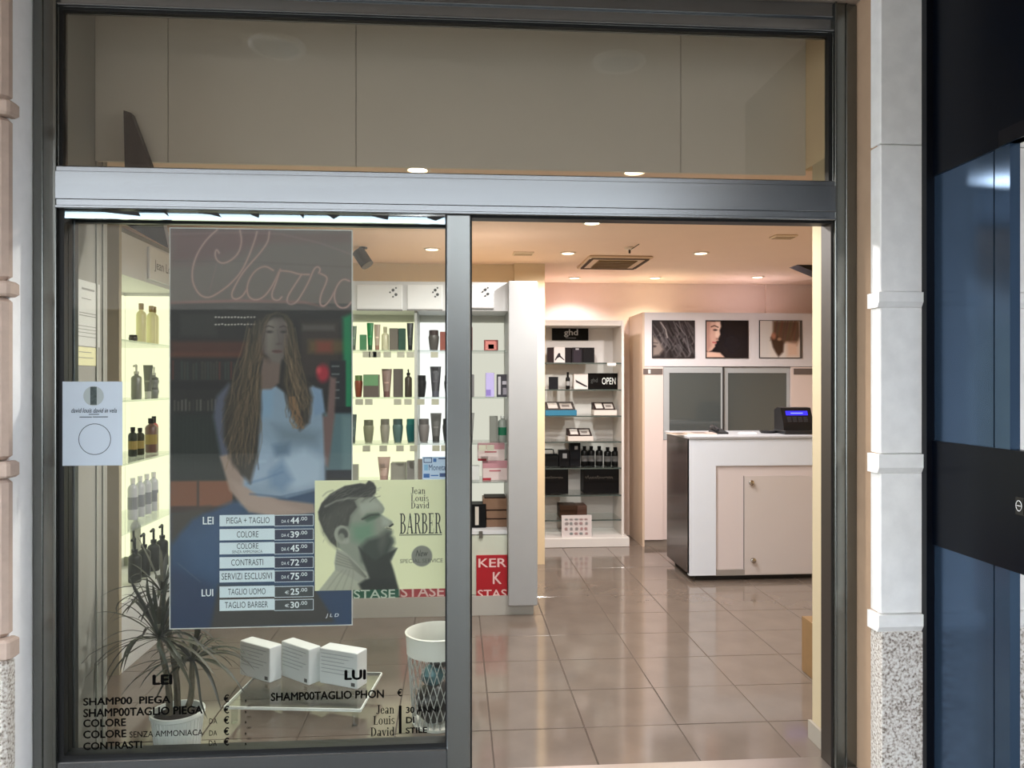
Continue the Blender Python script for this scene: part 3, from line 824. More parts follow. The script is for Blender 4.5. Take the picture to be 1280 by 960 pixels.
put(jar, 1, 555, 568, 468, 495, 'dark grey jar on the second lit shelf half behind the mullion', (60,62,60), 'cream_jar', grp=G2)
put(carton, 1, 580, 592.5, 467, 495, 'grey box on the second lit shelf right of the mullion', (104,102,102), 'product_box', grp=G2)
put(carton, 1, 607, 617.5, 465, 495, 'lilac box on the second lit shelf', (176,166,212), 'product_box', grp=G2, band=[(.05,.05,.6,.3,(130,110,180))])
put(carton, 1, 621, 634, 467, 495, 'black and white patterned box on the second lit shelf by the end column', (60,58,66), 'product_box', grp=G2, band=[(.1,.1,.35,.9,(216,214,220)),(.55,.1,.9,.4,(150,146,156)),(.5,.55,.9,.7,(190,188,196))])
put(tube, 2, 436, 446, 517, 552, 'slate tube at the poster edge on the third lit shelf', (80,98,96), 'cream_tube', grp=G3)
put(jar, 2, 454, 467.5, 524, 552, 'olive grey jar on the third lit shelf', (136,136,112), 'cream_jar', grp=G3)
put(jar, 2, 475, 487.5, 523, 552, 'light grey jar on the third lit shelf', (156,152,138), 'cream_jar', grp=G3)
put(jar, 2, 490.5, 504, 523, 552, 'grey teal jar on the third lit shelf', (90,118,116), 'cream_jar', grp=G3)
put(jar, 2, 507.5, 520, 523, 552, 'bright teal jar on the third lit shelf', (4,100,102), 'cream_jar', grp=G3, lid=(30,118,112))
put(jar, 2, 523, 537, 523, 552, 'mid grey jar on the third lit shelf right of the divider', (130,124,122), 'cream_jar', grp=G3)
put(tube, 2, 538, 552, 516, 552, 'dark grey tube on the third lit shelf right of the divider', (100,98,96), 'cream_tube', grp=G3)
put(jar, 2, 553, 566, 523, 552, 'near black jar on the third lit shelf half behind the mullion', (52,54,52), 'cream_jar', grp=G3)
put(tube, 2, 581, 593, 516, 552, 'pale grey tube on the third lit shelf right of the mullion', (134,134,130), 'cream_tube', grp=G3)
put(carton, 2, 612, 622, 520, 552, 'grey box on the third lit shelf beside the green based bottle', (116,118,110), 'product_box', grp=G3)
put(bottle, 2, 622.5, 634, 520, 552, 'silver bottle with dark green base on the third lit shelf', (138,146,138), 'product_bottle', grp=G3, cap=(206,210,204), label=(18,104,72), body=.85)
put(carton, 3, 438, 448, 580, 600, 'grey box at the poster edge on the fourth lit shelf', (150,150,138), 'product_box', grp=G4)
put(tube, 3, 472, 488, 571, 600, 'pale pink tube on the fourth lit shelf', (196,164,150), 'cream_tube', grp=G4, cap=(176,140,128))
put(carton, 3, 489, 507.5, 578, 600, 'wide grey box on the fourth lit shelf', (144,140,128), 'product_box', grp=G4)
put(carton, 3, 508.5, 519, 576, 600, 'narrow grey box on the fourth lit shelf left of the divider', (146,140,136), 'product_box', grp=G4)
put(carton, 3, 522.5, 530, 574, 600, 'brown patterned box on the fourth lit shelf behind the payment sticker', (120,104,92), 'product_box', grp=G4)
PB = [(0,.62,1,1,(178,128,134)),(.25,.45,.7,.52,(170,90,96)),(0,.0,.32,.12,(150,20,40))]
c1 = put(carton, 3, 603, 635, 580, 604, 'pink topped white box, lower of the two stacked on the fourth shelf', (206,188,184), 'product_box', grp='pink topped boxes', d=.12, band=PB)
zz = c1.location.z + (604-580)/FPX*(YI+D) + .001
a, b = P(597, 570, YI), P(630, 570, YI)
carton('product_box', 'pink topped white box, upper of the two stacked on the fourth shelf', ((a.x+b.x)/2, YI, zz-.001), b.x-a.x, .122, (206,188,184), d=.12, grp='pink topped boxes', band=PB)
put(carton, 3, 582, 599, 587, 604, 'plain white box beside the lower pink topped box', (204,206,202), 'product_box', grp=G4)
# lower bay
put(carton, 4, 577, 607, 631, 660, 'black glossy box on the lowest open shelf right of the mullion', (14,13,13), 'black_box', d=.14, band=[(.55,.12,.7,.9,(196,188,176))])
zq = zr[4]-.003
a, b = P(607, 640, YI), P(634.5, 640, YI)
BRN = (122, 92, 70)
for k, (lab, hh) in enumerate((('lowest brown folded gift box in the cabinet stack', .058), ('middle brown folded gift box in the cabinet stack', .058), ('topmost brown folded gift box in the cabinet stack', .082))):
    t = carton('gift_box', lab, ((a.x+b.x)/2-(.012 if k == 2 else 0), YI+.03, zq), b.x-a.x-.004+(.02 if k == 2 else 0), hh-.008, BRN, d=.16, grp='brown boxes stacked in the cabinet')
    MB().box(-(b.x-a.x)/2+.003, -.079, hh-.008, (b.x-a.x)/2-.003, .079, hh).build('dark_band', pm((40,26,18), .6), t)
    zq += hh
# red and green brand panels leaning on the cupboard fronts
def banner(u0, u1, v0, v1, rgb, lab, words):
    Y = CY-.005
    a, b = P(u0, v0, Y), P(u1, v1, Y); t = thing('brand_sign', lab, 'sign', ((a.x+b.x)/2, CY+.019, b.z))
    w = (b.x-a.x)/2; h = a.z-b.z; bs = (t.location.x, t.location.y, t.location.z)
    box_part('panel', pm(rgb, .5), t, -w, -.012, 0, w, 0, h)
    for (s, p0, p1, q0, q1) in words:
        text_px('lettering', s, p0, p1, q0, q1, t.location.y-.0135, pm((226,190,186) if rgb[0] > 100 else (190,214,202), .5), t, bs, bold=.012)
    return t
banner(595.5, 634.3, 695, 748, (164,14,28), 'red brand panel with KER K STAS lettering on the cupboard by the end column', [('KER', 598, 633, 698, 709), ('K', 616, 627, 715, 730), ('STAS', 597, 633.5, 737, 747.5)])
banner(441, 498, 690, 748, (16,92,72), 'green brand panel with STASE lettering showing below the barber poster', [('STASE', 442, 494, 737, 748)])
banner(500, 557, 690, 748, (168,62,70), 'faded red brand panel with STASE lettering below the barber poster', [('STASE', 501, 555, 733, 746)])

# ------------------------------------------------------------------ left lit shelving
LX = -1.73; LBX = -2.06; LY0, LY1 = 1.22, CY-.004
lc = thing('lit_wall_shelving', 'lit product shelving along the left wall', 'shelving', (LX, LY0, 0))
l0 = lc.location
box_part('end_panel', M('end_panel_cream', (164, 152, 130), .6), lc, -.385, -.03, 0, .0, 0, HC-.002)
box_part('back_board', CABW, lc, -.36, 0, .1, -.345, LY1-LY0, 2.28)
box_part('light_panel', LED_L, lc, -.345, .01, .42, -.335, LY1-LY0-.01, 2.05)
box_part('corner_light_panel', LED_L, lc, -.334, LY1-LY0-.009, .42, -.012, LY1-LY0-.001, 2.05)
box_part('header', CABW, lc, -.345, 0, 2.07, .0, LY1-LY0, 2.29)
box_part('plinth', CABW, lc, -.345, 0, 0, .0, LY1-LY0, .36)
ZL = [1.735, 1.415, 1.08, .715, .375]
for z in ZL[:4]:
    box_part('glass_shelf', SHELFG, lc, -.333, .01, z-.01, -.01, LY1-LY0-.01, z)
BRK = M('bracket_grey', (96, 98, 84), .5)
yb = PX(197, 500, LBX+.04).y-LY0
box_part('shelf_rail', M('rail_grey', (130, 132, 116), .5, .3), lc, -.334, yb-.008, .4, -.326, yb+.008, 2.05)
for z in ZL[:3]:
    m = MB(); m.prism([(-.33, z-.012), (-.06, z-.012), (-.08, z-.03), (-.25, z-.07), (-.33, z-.085)], 1, yb-.006, yb+.006)
    m.build('shelf_bracket', BRK, lc)
hs = PX(184, 330, LX)
t = thing('header_sign', 'white sign with grey lettering on the left shelving header', 'sign', (LX, hs.y, 2.09))
box_part('plate', M('sign_plate', (226, 226, 226), .3), t, .0005, 0, 0, .016, LY1-hs.y-.05, .185, .003)
o = text('lettering', 'Jean Louis David', .06, .62, .05, .12, 0, M('sign_letter', (108, 108, 112), .4), t)
o.rotation_euler = (0, 0, math.pi/2); o.location = (.0175, 0, 0)
def lput(kind, row, u, w, h, lab, rgb, name, X=-1.87, **kw):
    p = PX(u, 500, X)
    return kind(name, lab, (X, min(p.y, LY1-.06), ZL[row]), w, h, rgb, **kw)
H1 = 'cream bottles on the left shelving'; H2 = 'grey bottles on the left shelving'; H3 = 'dark bottles on the left shelving'; H4 = 'silver bottles on the left shelving'; H5 = 'black pump bottles on the left shelving'
for k, (u, nm) in enumerate(((176.5, 'first'), (189, 'second'), (201, 'third'))):
    lput(bottle, 0, u, .056, .245, 'tall cream bottle with gold cap, %s from the left on the left shelving' % nm, (236, 230, 180), 'product_bottle', grp=H1, cap=(150,124,70), body=.8)
lput(bottle, 0, 208, .05, .2, 'grey bottle right of the three cream bottles', (120,122,100), 'product_bottle', grp=H1)
lput(jar, 0, 166.5, .05, .05, 'small dark jar left of the three cream bottles', (70,64,52), 'cream_jar')
lput(bottle, 1, 170.5, .058, .195, 'grey bottle with clear pump, leftmost on the second left shelf', (112,114,104), 'product_bottle', grp=H2, cap=(176,176,160), pump=True, body=.68)
lput(tube, 1, 185, .058, .2, 'dark grey upright tube on the second left shelf', (100,102,94), 'cream_tube', grp=H2, cap=(176,178,168))
lput(bottle, 1, 197, .05, .19, 'grey bottle with pale cap right of the dark tube on the second left shelf', (116,118,112), 'product_bottle', grp=H2, cap=(190,190,176), pump=True, body=.68)
j1 = lput(jar, 1, 207, .06, .065, 'grey jar, lower of the pair stacked on the second left shelf', (120,122,118), 'cream_jar', grp='stacked grey jars')
jar('cream_jar', 'grey jar, upper of the pair stacked on the second left shelf', (j1.location.x, j1.location.y, j1.location.z+.065), .06, .06, (120,122,118), grp='stacked grey jars')
for u, w, h, rgb, lab in ((166, .05, .17, (40,44,34), 'black bottle, leftmost on the third left shelf'), (175, .05, .16, (48,46,30), 'black bottle with gold label on the third left shelf'), (189, .07, .21, (92,64,56), 'plum brown bottle on the third left shelf'), (200, .05, .22, (168,80,78), 'rose red bottle on the third left shelf'), (209, .05, .21, (96,88,92), 'mauve grey bottle on the third left shelf')):
    lput(bottle, 2, u, w, h, lab, rgb, 'product_bottle', grp=H3, cap=(24,22,20), label=(132,112,52) if rgb[1] < 70 else None, body=.8)
for u, lab in ((166, 'leftmost'), (175, 'second'), (183.5, 'third'), (192, 'fourth')):
    lput(bottle, 3, u, .055, .24, '%s silver bottle on the fourth left shelf' % lab, (176,178,184), 'product_bottle', grp=H4, cap=(206,206,204), label=(120,122,130), body=.82)
lput(bottle, 3, 203, .06, .2, 'white canister bottle right of the silver bottles', (220,218,196), 'product_bottle', cap=(150,148,132), body=.6)
for u, lab in ((168.5, 'leftmost'), (180, 'second'), (192, 'third'), (203, 'fourth')):
    lput(bottle, 4, u, .07, .25, '%s black pump bottle on the lowest left shelf' % lab, (34,36,32), 'pump_bottle', X=-1.82, grp=H5, pump=True, body=.62)
for u, lab in ((197, 'left'), (207, 'right')):
    lput(bottle, 4, u, .06, .32, '%s white bottle with dark cap behind the black pump bottles' % lab, (206,206,196), 'product_bottle', X=-1.98, grp='white bottles behind the pumps', cap=(46,52,40), body=.84)
# ------------------------------------------------------------------ white shelf rack at the back
RY = 4.18
rk = thing('shelf_rack', 'white open shelf rack with glass shelves on the back wall', 'shelving', (0, RY, 0))
r0, r1 = P(650, 500, RY+.1).x, P(780, 500, RY).x
RACK = M('rack_white', (214, 207, 202), .5, noise=.01, scale=5)
zrt = P(725, 400, RY).z
box_part('back_board', RACK, rk, r0, .4, 0, r1, .43, zrt)
box_part('top_lip', RACK, rk, r0, .02, zrt-.05, r1, .4, zrt)
box_part('side_panel', RACK, rk, r1-.022, 0, 0, r1, .4, zrt)
box_part('side_panel', RACK, rk, r0, 0, 0, r0+.04, .4, zrt)
box_part('base', RACK, rk, r0, -.10, 0, r1+.03, .4, .085, .004)
RYI = RY+.22
def rz(v): return P(725, v, RYI).z
zs = [rz(454), rz(486.5), rz(518.5), rz(550), rz(582), rz(615), rz(645)]
EDGE = M('shelf_glass_edge', (70, 78, 74), .2)
for i, z in enumerate(zs):
    gs = box_part('glass_shelf', SHELFG, rk, r0+.04, .02, z-.012, r1-.022, .399, z)
    box_part('shelf_edge', EDGE, gs, r0+.04, .012, z-.012, r1-.022, .02, z)
def rput(kind, row, u0, u1, vt, vb, lab, rgb, name, Y=RYI, **kw):
    a, b = P(u0, 500, Y), P(u1, 500, Y)
    return kind(name, lab, ((a.x+b.x)/2, Y, zs[row]), b.x-a.x, (vb-vt)/FPX*(Y+D), rgb, **kw)
BK = (16, 12, 13)
# sign fixed to the back board
Y = RY+.385
a, b = P(690, 408, Y), P(735.5, 425.5, Y)
t = thing('brand_sign', 'black sign with ghd lettering at the top of the white rack', 'sign', ((a.x+b.x)/2, RY+.4, b.z))
box_part('board', pm((8,8,8), .3), t, -(b.x-a.x)/2, -.015, 0, (b.x-a.x)/2, 0, a.z-b.z)
text_px('lettering', 'ghd', 705, 722.5, 411.5, 421.5, Y-.001, pm((196,196,198), .4), t, tuple(t.location), bold=-.02)
box_part('small_line', pm((120,120,122), .4), t, P(707,422,Y).x-t.location.x, -.0165, P(712,423,Y).z-t.location.z, P(720,422,Y).x-t.location.x, -.0152, P(712,422,Y).z-t.location.z)
GB = 'boxes on the upper rack shelf'
rput(carton, 0, 684, 691.5, 434.5, 454, 'dark maroon box at the left end of the upper rack shelf', (34,18,18), 'product_box', grp=GB)
t = rput(carton, 0, 691.7, 705.5, 434, 454, 'white box printed with a black dryer on the upper rack shelf', (206,198,196), 'dryer_box', grp=GB)
def print_poly(t, pts, w, h, d, rgb):
    MB().prism([(x*w-w/2, z*h) for x, z in pts], 1, -d/2-.0015, -d/2-.0003).build('printed_shape', pm(rgb, .5), t)
w = P(705.5,500,RYI).x-P(691.7,500,RYI).x; hh = 20/FPX*(RYI+D)
print_poly(t, [(.08,.22),(.4,.62),(.55,.62),(.6,.45),(.95,.2),(.92,.16),(.5,.38),(.3,.3),(.12,.14)], w, hh, min(w,.09), (34,30,34))
rput(carton, 0, 705.7, 713.5, 434.5, 454, 'black box right of the white dryer box', (26,18,20), 'product_box', grp=GB)
rput(carton, 0, 713.7, 727.5, 434.5, 454, 'charcoal box with grey panel on the upper rack shelf', (22,16,20), 'product_box', grp=GB, band=[(.15,.05,.85,.85,(44,36,44)),(.35,.85,.65,.95,(150,146,150))])
rput(carton, 0, 727.7, 742, 434.5, 454, 'plain black box at the right end of the row on the upper rack shelf', (10,6,8), 'product_box', grp=GB)
a = P(766, 452, RY+.01)
box_part('price_tag', M('white_tag', (214,206,200), .5), rk, P(759,500,RY).x, -.002, zs[0]-.03, P(770,500,RY).x, .010, zs[0]-.002)
rput(carton, 1, 686, 697.5, 471, 486.5, 'small black tablet box on the second rack shelf', (20,20,24), 'product_box', d=.03)
rput(bottle, 1, 707, 712.5, 465, 486.5, 'slim black bottle on the second rack shelf', (16,14,14), 'product_bottle', cap=(20,18,18), label=(150,148,146), body=.7)
t = rput(carton, 1, 716.5, 734, 467, 486.5, 'white box printed with a black straightener on the second rack shelf', (206,198,194), 'straightener_box')
w = P(734,500,RYI).x-P(716.5,500,RYI).x; hh = 19.5/FPX*(RYI+D)
print_poly(t, [(.1,.62),(.95,.2),(.93,.14),(.75,.18),(.16,.45)], w, hh, min(w,.09), (46,42,46))
Yo = RYI-.04
a, b = P(735, 466, Yo), P(773.5, 486, Yo)
t = thing('open_sign', 'black OPEN sign standing on the second rack shelf', 'sign', ((a.x+b.x)/2, Yo, zs[1]))
box_part('board', pm((8,6,6), .3), t, -(b.x-a.x)/2, 0, 0, (b.x-a.x)/2, .03, a.z-b.z, .003)
bs = (t.location.x, Yo, zs[1])
text_px('lettering', 'OPEN', 752.5, 769.5, 472, 480.5, Yo-.001, pm((214,216,214), .4), t, bs)
text_px('faint_lettering', 'ghd', 738.5, 747, 472.5, 479.5, Yo-.001, pm((62,64,62), .4), t, bs)

def tray(row, u0, u1, vt, vb, lab, rgb, top, name='tray_box', dd=.16):
    Y = RYI-.06
    a, b = P(u0, 500, Y), P(u1, 500, Y); w = b.x-a.x; h = (vb-vt)/FPX*(Y+D)
    t = thing(name, lab, 'box', ((a.x+b.x)/2, Y, zs[row]))
    box_part('tray', pm(rgb, .5), t, -w/2, -dd/2, 0, w/2, dd/2, h*.42, .003)
    MB().prism([(-dd/2, h*.42), (dd/2, h*.42), (dd/2, h), (dd/2-.02, h)], 0, -w/2+.004, w/2-.012).build('raised_lid', pm(top, .5), t)
    n = Vector((0, -(h*.58), dd-.02)).normalized()
    for (x0, x1, f0, f1, c) in ((.12,.42,.2,.85,(214,206,200)),(.5,.88,.15,.8,(188,180,174)),(.56,.8,.35,.6,(120,112,108))):
        pts = []
        for (x, f) in ((x0,f0),(x1,f0),(x1,f1),(x0,f1)):
            pts.append(Vector((-w/2+w*x, -dd/2+(dd-.02)*f, h*.42+h*.58*f))+n*(.0015+(.0008 if c[0] < 150 else 0)))
        q = [p-n*.0012 for p in pts]
        m = MB(); m.add(pts+q, [(0,1,2,3),(7,6,5,4),(0,4,5,1),(1,5,6,2),(2,6,7,3),(3,7,4,0)]); m.build('packed_item', pm(c, .5), t)
    return t
tray(2, 680, 719, 502, 518.5, 'turquoise open tray box on the third rack shelf', (36,110,140), (66,58,56), dd=.2)
tray(2, 740.5, 769, 502.5, 518.5, 'white tray box with dark insert at the right of the third rack shelf', (208,198,190), (52,40,38))
tray(3, 708.5, 740, 535, 550, 'white tray box with dark insert on the fourth rack shelf', (208,198,190), (52,40,38))
# black bags and display boxes
BKM = (9, 9, 9)
def big(u0, u1, vt, lab):
    t = rput(carton, 5, u0, u1, vt, 615, lab, (12,9,9), 'display_box', d=.2)
    bs = tuple(t.location)
    xa_, xb_ = P(max(u0, 673)+4, 597, RYI-.1).x-bs[0], P(u1-5, 597, RYI-.1).x-bs[0]; zm_ = P(u1, 597, RYI-.1).z-bs[2]
    rw = random.Random(int(u0)); pts = []
    for i in range(40):
        pts.append((xa_+(xb_-xa_)*i/39, -.102, zm_+.012*math.sin(i*1.9)*rw.uniform(.5, 1.2)+(.012 if i in (3, 4, 17, 18, 29) else 0)))
    MB().tube(pts, .0022, 4).build('script_flourish', pm((96,88,80), .5), t)
    return t
big(664, 708.5, 584, 'black display box with script lettering at the left of the lower rack')
big(727.5, 771, 584, 'black display box with script lettering below the five black bottles')
def bag(u0, u1, vt, vb, row, lab):
    a, b = P(u0, 500, RYI), P(u1, 500, RYI); w = b.x-a.x; h = (vb-vt)/FPX*(RYI+D)
    t = thing('gift_bag', lab, 'bag', ((a.x+b.x)/2, RYI, zs[row]))
    MB().loft([[(-w/2,-.05,0),(w/2,-.05,0),(w/2,.05,0),(-w/2,.05,0)], [(-w/2,-.045,h*.6),(w/2,-.045,h*.6),(w/2,.045,h*.6),(-w/2,.045,h*.6)], [(-w/2*.97,-.02,h*.72),(w/2*.97,-.02,h*.72),(w/2*.97,.02,h*.72),(-w/2*.97,.02,h*.72)]]).build('bag_body', pm(BKM, .5), t)
    MB().tube([(-w*.3,-.02,h*.7), (-w*.27,-.02,h*.97), (-w*.2,-.02,h), (w*.2,-.02,h), (w*.27,-.02,h*.97), (w*.3,-.02,h*.7)], .006, 5).build('handle', pm(BKM, .5), t)
    return t
bag(672, 697, 561, 582, 4, 'black paper bag with handle on the lower rack')
rput(carton, 4, 698, 711, 562, 582, 'short black box with white mark between bag and tall black box', (13,11,12), 'product_box', band=[(.35,.5,.75,.8,(130,128,128))])
rput(carton, 4, 711.5, 724.5, 551.5, 582, 'tall black box with white mark left of the five black bottles', (12,12,16), 'product_box', band=[(.45,.68,.75,.82,(150,148,148))])
for k, (u, vt) in enumerate(((730.5, 557), (739, 557), (749, 557), (759.5, 558.5), (769, 558.5))):
    rput(bottle, 4, u-4.6, u+4.6, vt, 582, '%s of the five black bottles on the lower rack' % ('leftmost', 'second from left', 'middle', 'fourth from left', 'rightmost')[k], (12,12,12), 'black_bottle', Y=RYI-.03, grp='five black bottles on the lower rack', cap=(8,8,8), label=(84,84,84), body=.8)
t = rput(carton, 6, 698, 719, 629.5, 645, 'brown box, left of the pair on the bottom rack shelf', (60,40,28), 'brown_box', d=.2)
t = rput(carton, 6, 719.3, 731.5, 630, 645, 'brown box, right of the pair on the bottom rack shelf', (80,52,40), 'brown_box', d=.2)
# white printed panel leaning on the base
Y = RY-.045
cv = Canvas(702, 644, 739.5, 681, 3, (206,196,194))
r2 = random.Random(9)
for row, (v, h) in enumerate(((651, 3), (658, 5), (667, 5), (675, 4))):
    for k in range(5):
        if row == 3 and k in (0,): continue
        u = 708+6.2*k
        cv.ell(u+r2.uniform(-.6,.6), v, 1.6+r2.random(), h/2, (120+r2.randint(-30,30), 104, 104), .8, .7)
        cv.rect(u-1.8, v+h/2-.6, u+1.8, v+h/2+.4, (104,90,90), .6)
a, b = P(702, 644, Y), P(739.5, 681, Y)
t = thing('product_chart', 'white printed panel with small product pictures leaning on the rack base', 'poster', ((a.x+b.x)/2, Y, .085))
w = b.x-a.x; h = P(720, 644, Y).z-.085
box_part('panel', pm((206,196,194), .5), t, -w/2, 0, 0, w/2, .008, h)
cv.build('print', -w/2, w/2, 0, h, -.0008, t)

# ------------------------------------------------------------------ tall cabinet with sliding glass
TY = 4.08
tc_ = thing('tall_cabinet', 'tall white cabinet with three pictures above glass sliding doors', 'cabinet', (0, TY, 0))
t0, t1 = P(803, 500, TY).x, 3.9
ztc = P(900, 391, TY).z; zh = P(900, 458, TY).z
TCW = M('tall_cabinet_white', (204, 198, 201), .4, noise=.01, scale=5)
TCP = M('tall_cabinet_pink', (208, 190, 184), .4, noise=.01, scale=5)
TCS = M('tall_cabinet_side', (196, 172, 150), .5)
u_px = lambda u: P(u, 500, TY).x
box_part('side_panel', TCS, tc_, t0, .0, .0, t0+.02, .535, ztc)
box_part('header', TCW, tc_, t0+.0205, 0, zh, t1, .5, ztc)
box_part('left_panel', TCP, tc_, t0+.0205, 0, .06, u_px(829), .03, zh-.004)
box_part('right_panel', TCP, tc_, u_px(989), 0, .06, t1, .03, zh-.004)
box_part('lower_panel', TCP, tc_, u_px(829), .01, .06, u_px(989), .03, .98)
box_part('back_board', M('cab_dark', (70, 70, 66), .6), tc_, t0+.02, .48, .06, t1, .5, zh)
box_part('inner_shelf', TCW, tc_, t0+.02, .05, 1.17, t1, .48, 1.19)
box_part('plinth', M('plinth_dark', (120, 108, 98), .5), tc_, t0+.01, .015, 0, t1, .48, .06)
SIL = M('silver_profile', (168, 170, 172), .4, .15)
def slider(u0, u1, y, first):
    a, b = u_px(u0), u_px(u1); z0, z1 = .985, zh-.006
    fr_ = MB(); e = .055
    fr_.box(a, y, z0, a+e, y+.02, z1).box(b-e*.5, y, z0, b, y+.02, z1).box(a+e, y, z1-e, b-e*.5, y+.02, z1).box(a+e, y, z0, b-e*.5, y+.02, z0+.03)
    f = fr_.build('sliding_door', SIL, tc_)
    box_part('door_glass', M('smoked_glass', (74, 78, 77), .05, 0, spec=.7), f, a+e, y+.008, z0+.03, b-e*.5, y+.014, z1-e)
slider(829.5, 905, .004, True)
slider(904, 988.5, .026, False)
box_part('door_divider', M('divider_dark', (44, 42, 42), .5), tc_, u_px(903.2), -.002, .985, u_px(905.2), .006, zh-.004)
for (a, b, v0, v1) in ((804, 828, 461, 468), (992, 1016, 460.5, 468)):
    box_part('name_plate', pm((96,84,80), .4), tc_, u_px(a), -.006, P(900,v1,TY).z, u_px(b), 0, P(900,v0,TY).z)
box_part('plate_mark', pm((206,204,200), .4), tc_, u_px(810), -.0075, P(900,467,TY).z, u_px(813), -.006, P(900,462,TY).z)
def cab_pic(u0, u1, v0, v1, lab, cv):
    a, b = P(u0, v0, TY-.01), P(u1, v1, TY-.01)
    t = thing('framed_picture', lab, 'picture', ((a.x+b.x)/2, TY, b.z))
    w = b.x-a.x; h = a.z-b.z
    box_part('backing', pm((40,36,36), .5), t, -w/2-.006, -.01, -.006, w/2+.006, 0, h+.006)
    cv.build('print', -w/2, w/2, 0, h, -.0115, t, vcol_mat('gloss_print', .2))
rr = random.Random(3)
c = Canvas(816, 401, 868, 447, 2.5, (44,38,40))
for k in range(70):
    u = rr.uniform(812, 866); v = rr.uniform(398, 436); L = rr.uniform(10, 26); g = rr.choice((22,30,70,96,120,84))
    bend = rr.uniform(4, 12)
    c.stroke([(u, v), (u+bend*.5, v+L*.4), (u+bend, v+L*.8), (u+bend*.7, v+L)], rr.uniform(.8,2.2), (g, g*.94, g*.96), .55, .8)
c.poly([(816,420),(821,424),(826,430),(829,437),(824,444),(816,445)], (136,122,116), .9, 2)
c.ell(818, 433, 2.2, 1.2, (50,42,44), .9, .8); c.stroke([(816,428.5),(822,429)], 1, (60,52,52), .8)
c.stroke([(826,403),(832,412),(834,422)], 1.6, (168,160,158), .7); c.stroke([(845,404),(858,420),(862,440)], 1.3, (120,114,118), .6)
cab_pic(816, 868, 401, 447, 'black and white picture of wavy blown hair, left of three', c)
c = Canvas(883, 401, 935, 447, 2.5, (26,22,26))
c.ell(915, 430, 16, 18, (40,36,42), .5, 8)
c.poly([(883,402),(900,402),(901,408),(899,413),(900,418),(897,424),(898.5,425.5),(895,427),(895.5,429.5),(893.5,431),(894,433),(890,438),(885,440),(883,438)], (196,156,142), 1, .9)
c.poly([(895,402),(900,402),(901,408),(899,413),(900,418),(897,424),(894,420)], (228,196,180), .7, 1.5)
c.poly([(883,402),(888,402),(887,420),(889,432),(885,440),(883,440)], (150,108,100), .6, 2)
c.stroke([(889,408.5),(893,407),(897.5,409)], 1.2, (64,42,40)); c.ell(894, 412.5, 2.6, 1.1, (48,34,36), .9, .6)
c.stroke([(891,428),(895,428.5)], 1.6, (166,80,84)); c.ell(896,423.5,1,1,(120,80,72),.7)
c.poly([(883,440),(890,440),(900,441),(906,447),(883,447)], (206,168,152), 1, 1)
cab_pic(883, 935, 401, 447, 'picture of a woman in profile on black, middle of three', c)
c = Canvas(950, 401, 1002, 447, 2.5, (204,194,188))
c.poly([(950,401),(964,401),(962,447),(950,447)], (196,190,188), 1, 3)
c.poly([(966,401),(999,401),(1000,420),(996,432),(984,428),(974,430),(966,420)], (92,70,58), 1, 2)
for k in range(26):
    u = rr.uniform(968, 998)
    c.stroke([(u, 401), (u-2, 412), (u-5+rr.uniform(-3,3), 426)], 1, (70+rr.randint(0,50), 52+rr.randint(0,34), 42+rr.randint(0,20)), .5, .7)
c.poly([(983,428),(997,428),(998,445),(984,446)], (206,170,150), .9, 3)
c.poly([(963,422),(968,416),(975,424),(980,428),(979,440),(973,446),(969,440),(966,434)], (66,46,36), 1, 1.5)
c.ell(967, 420, 3, 4, (180,120,98), .8, 1.5); c.ell(974, 424, 2.5, 2, (196,160,130), .7, 1)
c.rect(999.8, 401, 1002, 447, (40,34,32), .8)
cab_pic(950, 1002, 401, 447, 'picture of a brown updo seen from behind, right of three', c)

# ------------------------------------------------------------------ reception counter
KY = 2.81
kt = thing('reception_counter', 'white reception counter with rounded door and dark side', 'counter', (0, KY, 0))
k0 = P(862, 600, KY).x; k1 = 2.75; kp = P(895, 600, KY).x
ku = lambda u: P(u, 600, KY).x
zkt = 1.105; zk1 = P(900, 548.5, KY).z; zka = P(940, 582, KY).z
KW = M('counter_white', (222, 227, 236), .3, noise=.01, scale=5)
KR = M('counter_recess', (214, 202, 200), .35, noise=.01, scale=5)
KDOOR = M('counter_door', (204, 194, 190), .3, noise=.01, scale=5)
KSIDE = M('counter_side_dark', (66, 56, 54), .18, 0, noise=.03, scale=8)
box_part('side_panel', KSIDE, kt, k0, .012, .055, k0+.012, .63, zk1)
MB().prism([(k0, .0), (kp, .0), (kp, .05), (k0, .05)], 2, .045, zk1).build('corner_post', KW, kt)
box_part('apron', KW, kt, kp, .0, zka, k1, .05, zk1)
box_part('recessed_panel', KR, kt, kp, .022, .085, k1, .06, zka)
box_part('kick_strip', M('counter_kick', (168, 162, 158), .35, .4), kt, kp, .008, .04, k1, .03, .085)
box_part('plinth', M('counter_plinth', (30, 26, 24), .6), kt, k0+.06, .06, 0, k1, .6, .06)
MB().bbox(k0-.012, -.02, zk1, k1, .66, zkt, .004).build('worktop', M('worktop_grey_white', (178, 178, 182), .3, noise=.01, scale=5), kt)
box_part('back_panel', KR, kt, k0+.012, .60, .055, k1, .62, zk1)
